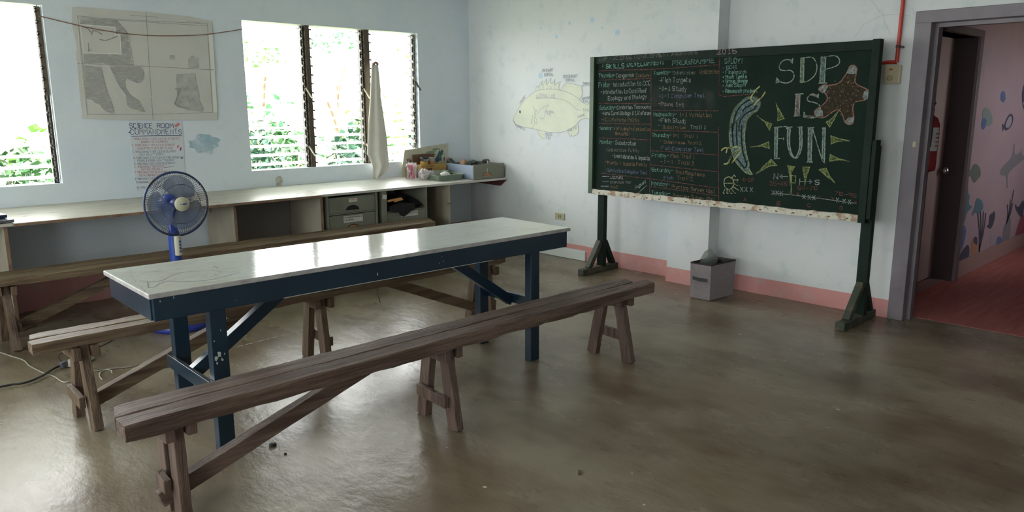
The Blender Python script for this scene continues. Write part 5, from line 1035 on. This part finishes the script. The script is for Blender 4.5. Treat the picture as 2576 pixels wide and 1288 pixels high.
# ------------------------------------------------------------------ fish diagram on the right wall
def sf(x, y): return (1280+x/5.854, 160+y/5.854)
FX = -.0012
FY = mat('fish_cream_paint', (.66,.68,.55), .75, (.60,.63,.53), 5); FP_ = mat('fish_pencil', (.34,.37,.40), .8); FP2 = mat('fish_faint_lettering', (.40,.42,.44), .8)
fm = None
def fpoly(L, sm=4, o=0.): return [onx(*sf(x,y), FX-o) for x, y in L]
BODY = [(62,820),(90,760),(150,650),(230,540),(330,450),(400,405),(480,385),(560,375),(640,375),(750,392),(880,430),(990,490),(1060,550),(1130,595),(1170,590),(1215,515),(1232,500),(1232,890),(1190,840),(1135,805),(1080,820),(1030,850),(980,910),(900,960),(800,1005),(700,1015),(600,1012),(500,992),(410,972),(330,952),(230,938),(120,905),(80,860)]
fm = MB().poly(smoothpts(fpoly(BODY), 4, True)[::-1]).build('fish_diagram', FY, wr, label='cream fish painted on the wall left of the blackboard with its parts named')
for L_ in ([(760,392),(830,295),(900,290),(1090,330),(1070,380),(1085,450),(1035,525),(960,470)], [(395,405),(400,350),(420,330),(430,360),(445,320),(500,250),(480,300),(500,320),(520,280),(560,225),(545,290),(565,310),(590,260),(625,215),(610,280),(640,295),(680,230),(670,290),(690,310),(760,262),(735,330),(742,390)], [(412,975),(440,1040),(490,1100),(525,1105),(530,1050),(500,993)], [(860,985),(905,1080),(915,1040),(935,1070),(1000,1045),(1030,980),(1015,900),(990,895)]):
    MB().poly(fpoly(L_, o=-.0003)[::-1]).build('fish_fin', FY, fm)
m = MB()
for L_, sm in ((BODY[:16]+[(1232,500)],4), ([(1232,890)]+BODY[18:]+[(62,820)],4), ([(760,392),(830,295),(900,290),(1085,330),(1220,315)],4), ([(1110,325),(1072,345),(1085,450),(1035,525)],4), ([(395,405),(400,350),(420,330),(430,360),(445,320),(500,250),(480,300),(500,320),(520,280),(560,225),(545,290),(565,310),(590,260),(625,215),(610,280),(640,295),(680,230),(670,290),(690,310),(760,262),(735,330),(742,390)],2),
            ([(400,515),(500,508),(650,510),(800,535),(880,570),(950,630),(1000,675),(1060,692)],4), ([(350,630),(378,670),(380,800),(370,910),(345,945),(320,952)],4), ([(425,730),(480,660),(590,608),(545,680),(520,790),(490,815),(450,795)],3), ([(412,975),(440,1040),(490,1100),(525,1105)],4), ([(860,985),(905,1080),(915,1040),(935,1070),(1000,1045),(1030,980),(1015,900)],2), ([(64,850),(90,880),(110,920),(62,840)],2), ([(345,755),(350,790),(325,890),(340,820)],3), ([(1235,515),(1170,595)],0)):
    p_ = fpoly(L_, o=.0006); m.ribbon(smoothpts(p_, sm) if sm else p_, .0042, NX)
for x in (455,510,560,620,680): m.ribbon(fpoly([(x,385),(x,330)], o=.0006), .003, NX)
m.build('fish_outline', FP_, fm)
MB().poly(fpoly([(150,710),(158,690),(170,690),(180,712),(170,735),(158,728)], o=.0008)[::-1]).build('fish_eye', BLK, fm)
m1, m2 = MB(), MB()
def wf(mb, s, x0, y0, x1, y1, h, sw=.0045):
    a, b = onx(*sf(x0,y0), FX), onx(*sf(x1,y1), FX); t_ = onx(*sf(x0,y0-h), FX); write(mb, s, a, b, (t_-a).length, NX, sw, .0008)
wf(m1,'PRIMARY',495,125,655,115,45); wf(m1,'DORSAL',525,185,660,180,40); wf(m1,'SECONDARY',798,215,1015,200,42); wf(m1,'DORSAL',840,260,970,258,34)
wf(m2,'LATERAL LINE',405,500,685,500,50); m2.ribbon(fpoly([(405,506),(690,506)], o=.0008), .003, NX)
wf(m1,'THREAD',1088,312,1212,310,34,.0036); wf(m1,'ADIPOSE',1075,535,1190,520,36,.0036); wf(m1,'FINS',1095,575,1165,570,32,.0036); wf(m1,'TAIL',1090,700,1190,698,34,.0036); wf(m1,'CAUDAL',1018,800,1120,765,28,.0034)
wf(m1,'PECTORAL',545,728,670,730,32,.0036); wf(m1,'FIN',565,765,620,768,34,.0036); wf(m1,'NAPE',165,595,242,505,42,.0036); wf(m1,'BARBELS',118,930,238,985,36,.0036); wf(m1,'PELVIC',535,1055,640,1062,40,.004); wf(m1,'FIN',553,1110,610,1115,40,.004); wf(m1,'ANAL FIN',870,1005,1000,960,38,.004)
for i, ch in enumerate('GILLS'): wf(m1, ch, 395, 890-i*45, 412, 890-i*45, 28, .0036)
m1.build('fish_lettering', FP_, fm); m2.build('fish_lettering', FP2, fm)
# ------------------------------------------------------------------ socket, alarm box, conduit
sk = thing('wall_socket', 'yellowed double power socket low on the right wall', 'socket', (0,-1.337,.40))
MB().box((-.012,-1.398,.367),(-.001,-1.276,.433)).build('cover_plate', mat('yellowed_plastic', (.42,.41,.28), .5), sk, bevel=.003)
MB().box((-.014,-1.36,.385),(-.012,-1.345,.415)).box((-.014,-1.335,.385),(-.012,-1.32,.415)).build('socket_slots', mat('socket_shadow_grey', (.20,.19,.12), .6), sk)
MB().box((-.05,-4.398,1.605),(-.001,-4.292,1.72)).build('box', mat('x', (.5,.5,.4), .5)) if False else None
al = thing('alarm_box', 'cream call-point box under the red conduit beside the door', 'alarm box', (0,-4.345,1.66))
MB().box((-.035,-4.395,1.600),(-.001,-4.290,1.725)).build('box_body', mat('cream_box', (.50,.44,.29), .5), al, bevel=.008)
MB().lathe([(.018,0),(.018,.008),(.014,.010)], (-.035,-4.335,1.64), (-1,0,0), 20).build('round_button', mat('cream_button', (.36,.31,.20), .5), al)
MB().box((-.0365,-4.345,1.69),(-.035,-4.325,1.702)).build('red_mark', mat('red_mark', (.4,.08,.04), .5), al)
RC = mat('red_conduit_paint', (.45,.035,.02), .4)
cd = thing('red_conduit', 'bright red conduit running from the ceiling down to the cream box', 'conduit', (0,-4.36,1.75))
MB().tube([(-.02,-4.372,CH-.035),(-.02,-4.364,1.95),(-.02,-4.362,1.744),(-.02,-4.362,1.740)], .0125, 10).tube([(-.02,-4.362,1.742),(-.02,-4.30,1.744),(-.02,-4.26,1.738),(-.02,-4.235,1.70),(-.02,-4.23,1.60)], .0125, 10).build('pipe', RC, cd)
MB().box((-.036,-4.375,1.835),(-.001,-4.352,1.85)).box((-.036,-4.395,1.83),(-.001,-4.388,1.845)).build('pipe_clip', mat('dark_clip', (.08,.05,.05), .5), cd)
# ------------------------------------------------------------------ fabric bin
BI = thing('fabric_bin', 'square grey fabric bin with dark rim standing by the wall pilaster', 'bin', (-.36,-3.27,0))
FAB = mat('grey_bin_fabric', (.27,.23,.24), .9, (.23,.20,.21), 30, bump=.001, bscale=200); RIM = mat('bin_dark_rim', (.03,.018,.022), .7)
bx0, bx1, by0, by1 = -.505, -.215, -3.395, -3.135
# corners from the photograph: left (-.50,-3.19), front (-.49,-3.33), right (-.195,-3.345)
m = MB(); C4 = [Vector((-.50,-3.165,0)), Vector((-.495,-3.335,0)), Vector((-.185,-3.355,0)), Vector((-.19,-3.18,0))]
top4 = [c.copy() for c in C4]; ctr = sum(C4, Vector())/4
def ringb(z, k, bul=0.):
    out = []
    for i in range(4):
        a, b = C4[i], C4[(i+1) % 4]
        for j in range(6):
            t = j/6; p = a.lerp(b, t); d = (p-ctr); q = ctr+d*k; nrm = (b-a).normalized().cross(Vector((0,0,1))); q += nrm*(-bul)*math.sin(math.pi*t)*-1 if False else Vector((0,0,0)); q.z = z; out.append(q)
    return out
rs = [ringb(.004,.985), ringb(.012,1.0), ringb(.15,1.015), ringb(.274,1.04), ringb(.285,1.045), ringb(.285,1.02), ringb(.26,1.0), ringb(.02,.95)]
n = 24; m.add([p for r_ in rs[:4] for p in r_], [(j*n+i, j*n+(i+1) % n, (j+1)*n+(i+1) % n, (j+1)*n+i) for j in range(3) for i in range(n)]+[tuple(range(n))[::-1]]); m.build('bin_body', FAB, BI)
m = MB(); m.add([p for r_ in rs[3:] for p in r_], [(j*n+i, j*n+(i+1) % n, (j+1)*n+(i+1) % n, (j+1)*n+i) for j in range(4) for i in range(n)]+[tuple(range(4*n, 5*n))]); m.build('bin_rim', RIM, BI)
h0, h1 = onx(1746,697,-.507), onx(1777,705,-.505)
m = MB().ribbon([Vector((-.512,h0.y,h0.z-.006)), Vector((-.514,(h0.y+h1.y)/2,h0.z-.010)), Vector((-.512,h1.y,h0.z-.008))], .026, NX); m.build('handle_strap', mat('strap_dark', (.045,.05,.045), .8), BI)
m = MB(); 
tag(MB().add([(-.42,-3.16,.24),(-.42,-3.32,.25),(-.30,-3.20,.37),(-.33,-3.17,.34),(-.34,-3.30,.31),(-.25,-3.24,.25)], [(0,1,4,3),(3,4,2),(2,4,5)], False).build('plastic_sheet', glassmat('cloudy_plastic', (.8,.8,.8), 1.2, 1.45, .12, tr=.35), solid=.002), 'cloudy plastic packaging sticking out of the fabric bin', 'plastic sheet')
# white foam strip fallen near the far table corner
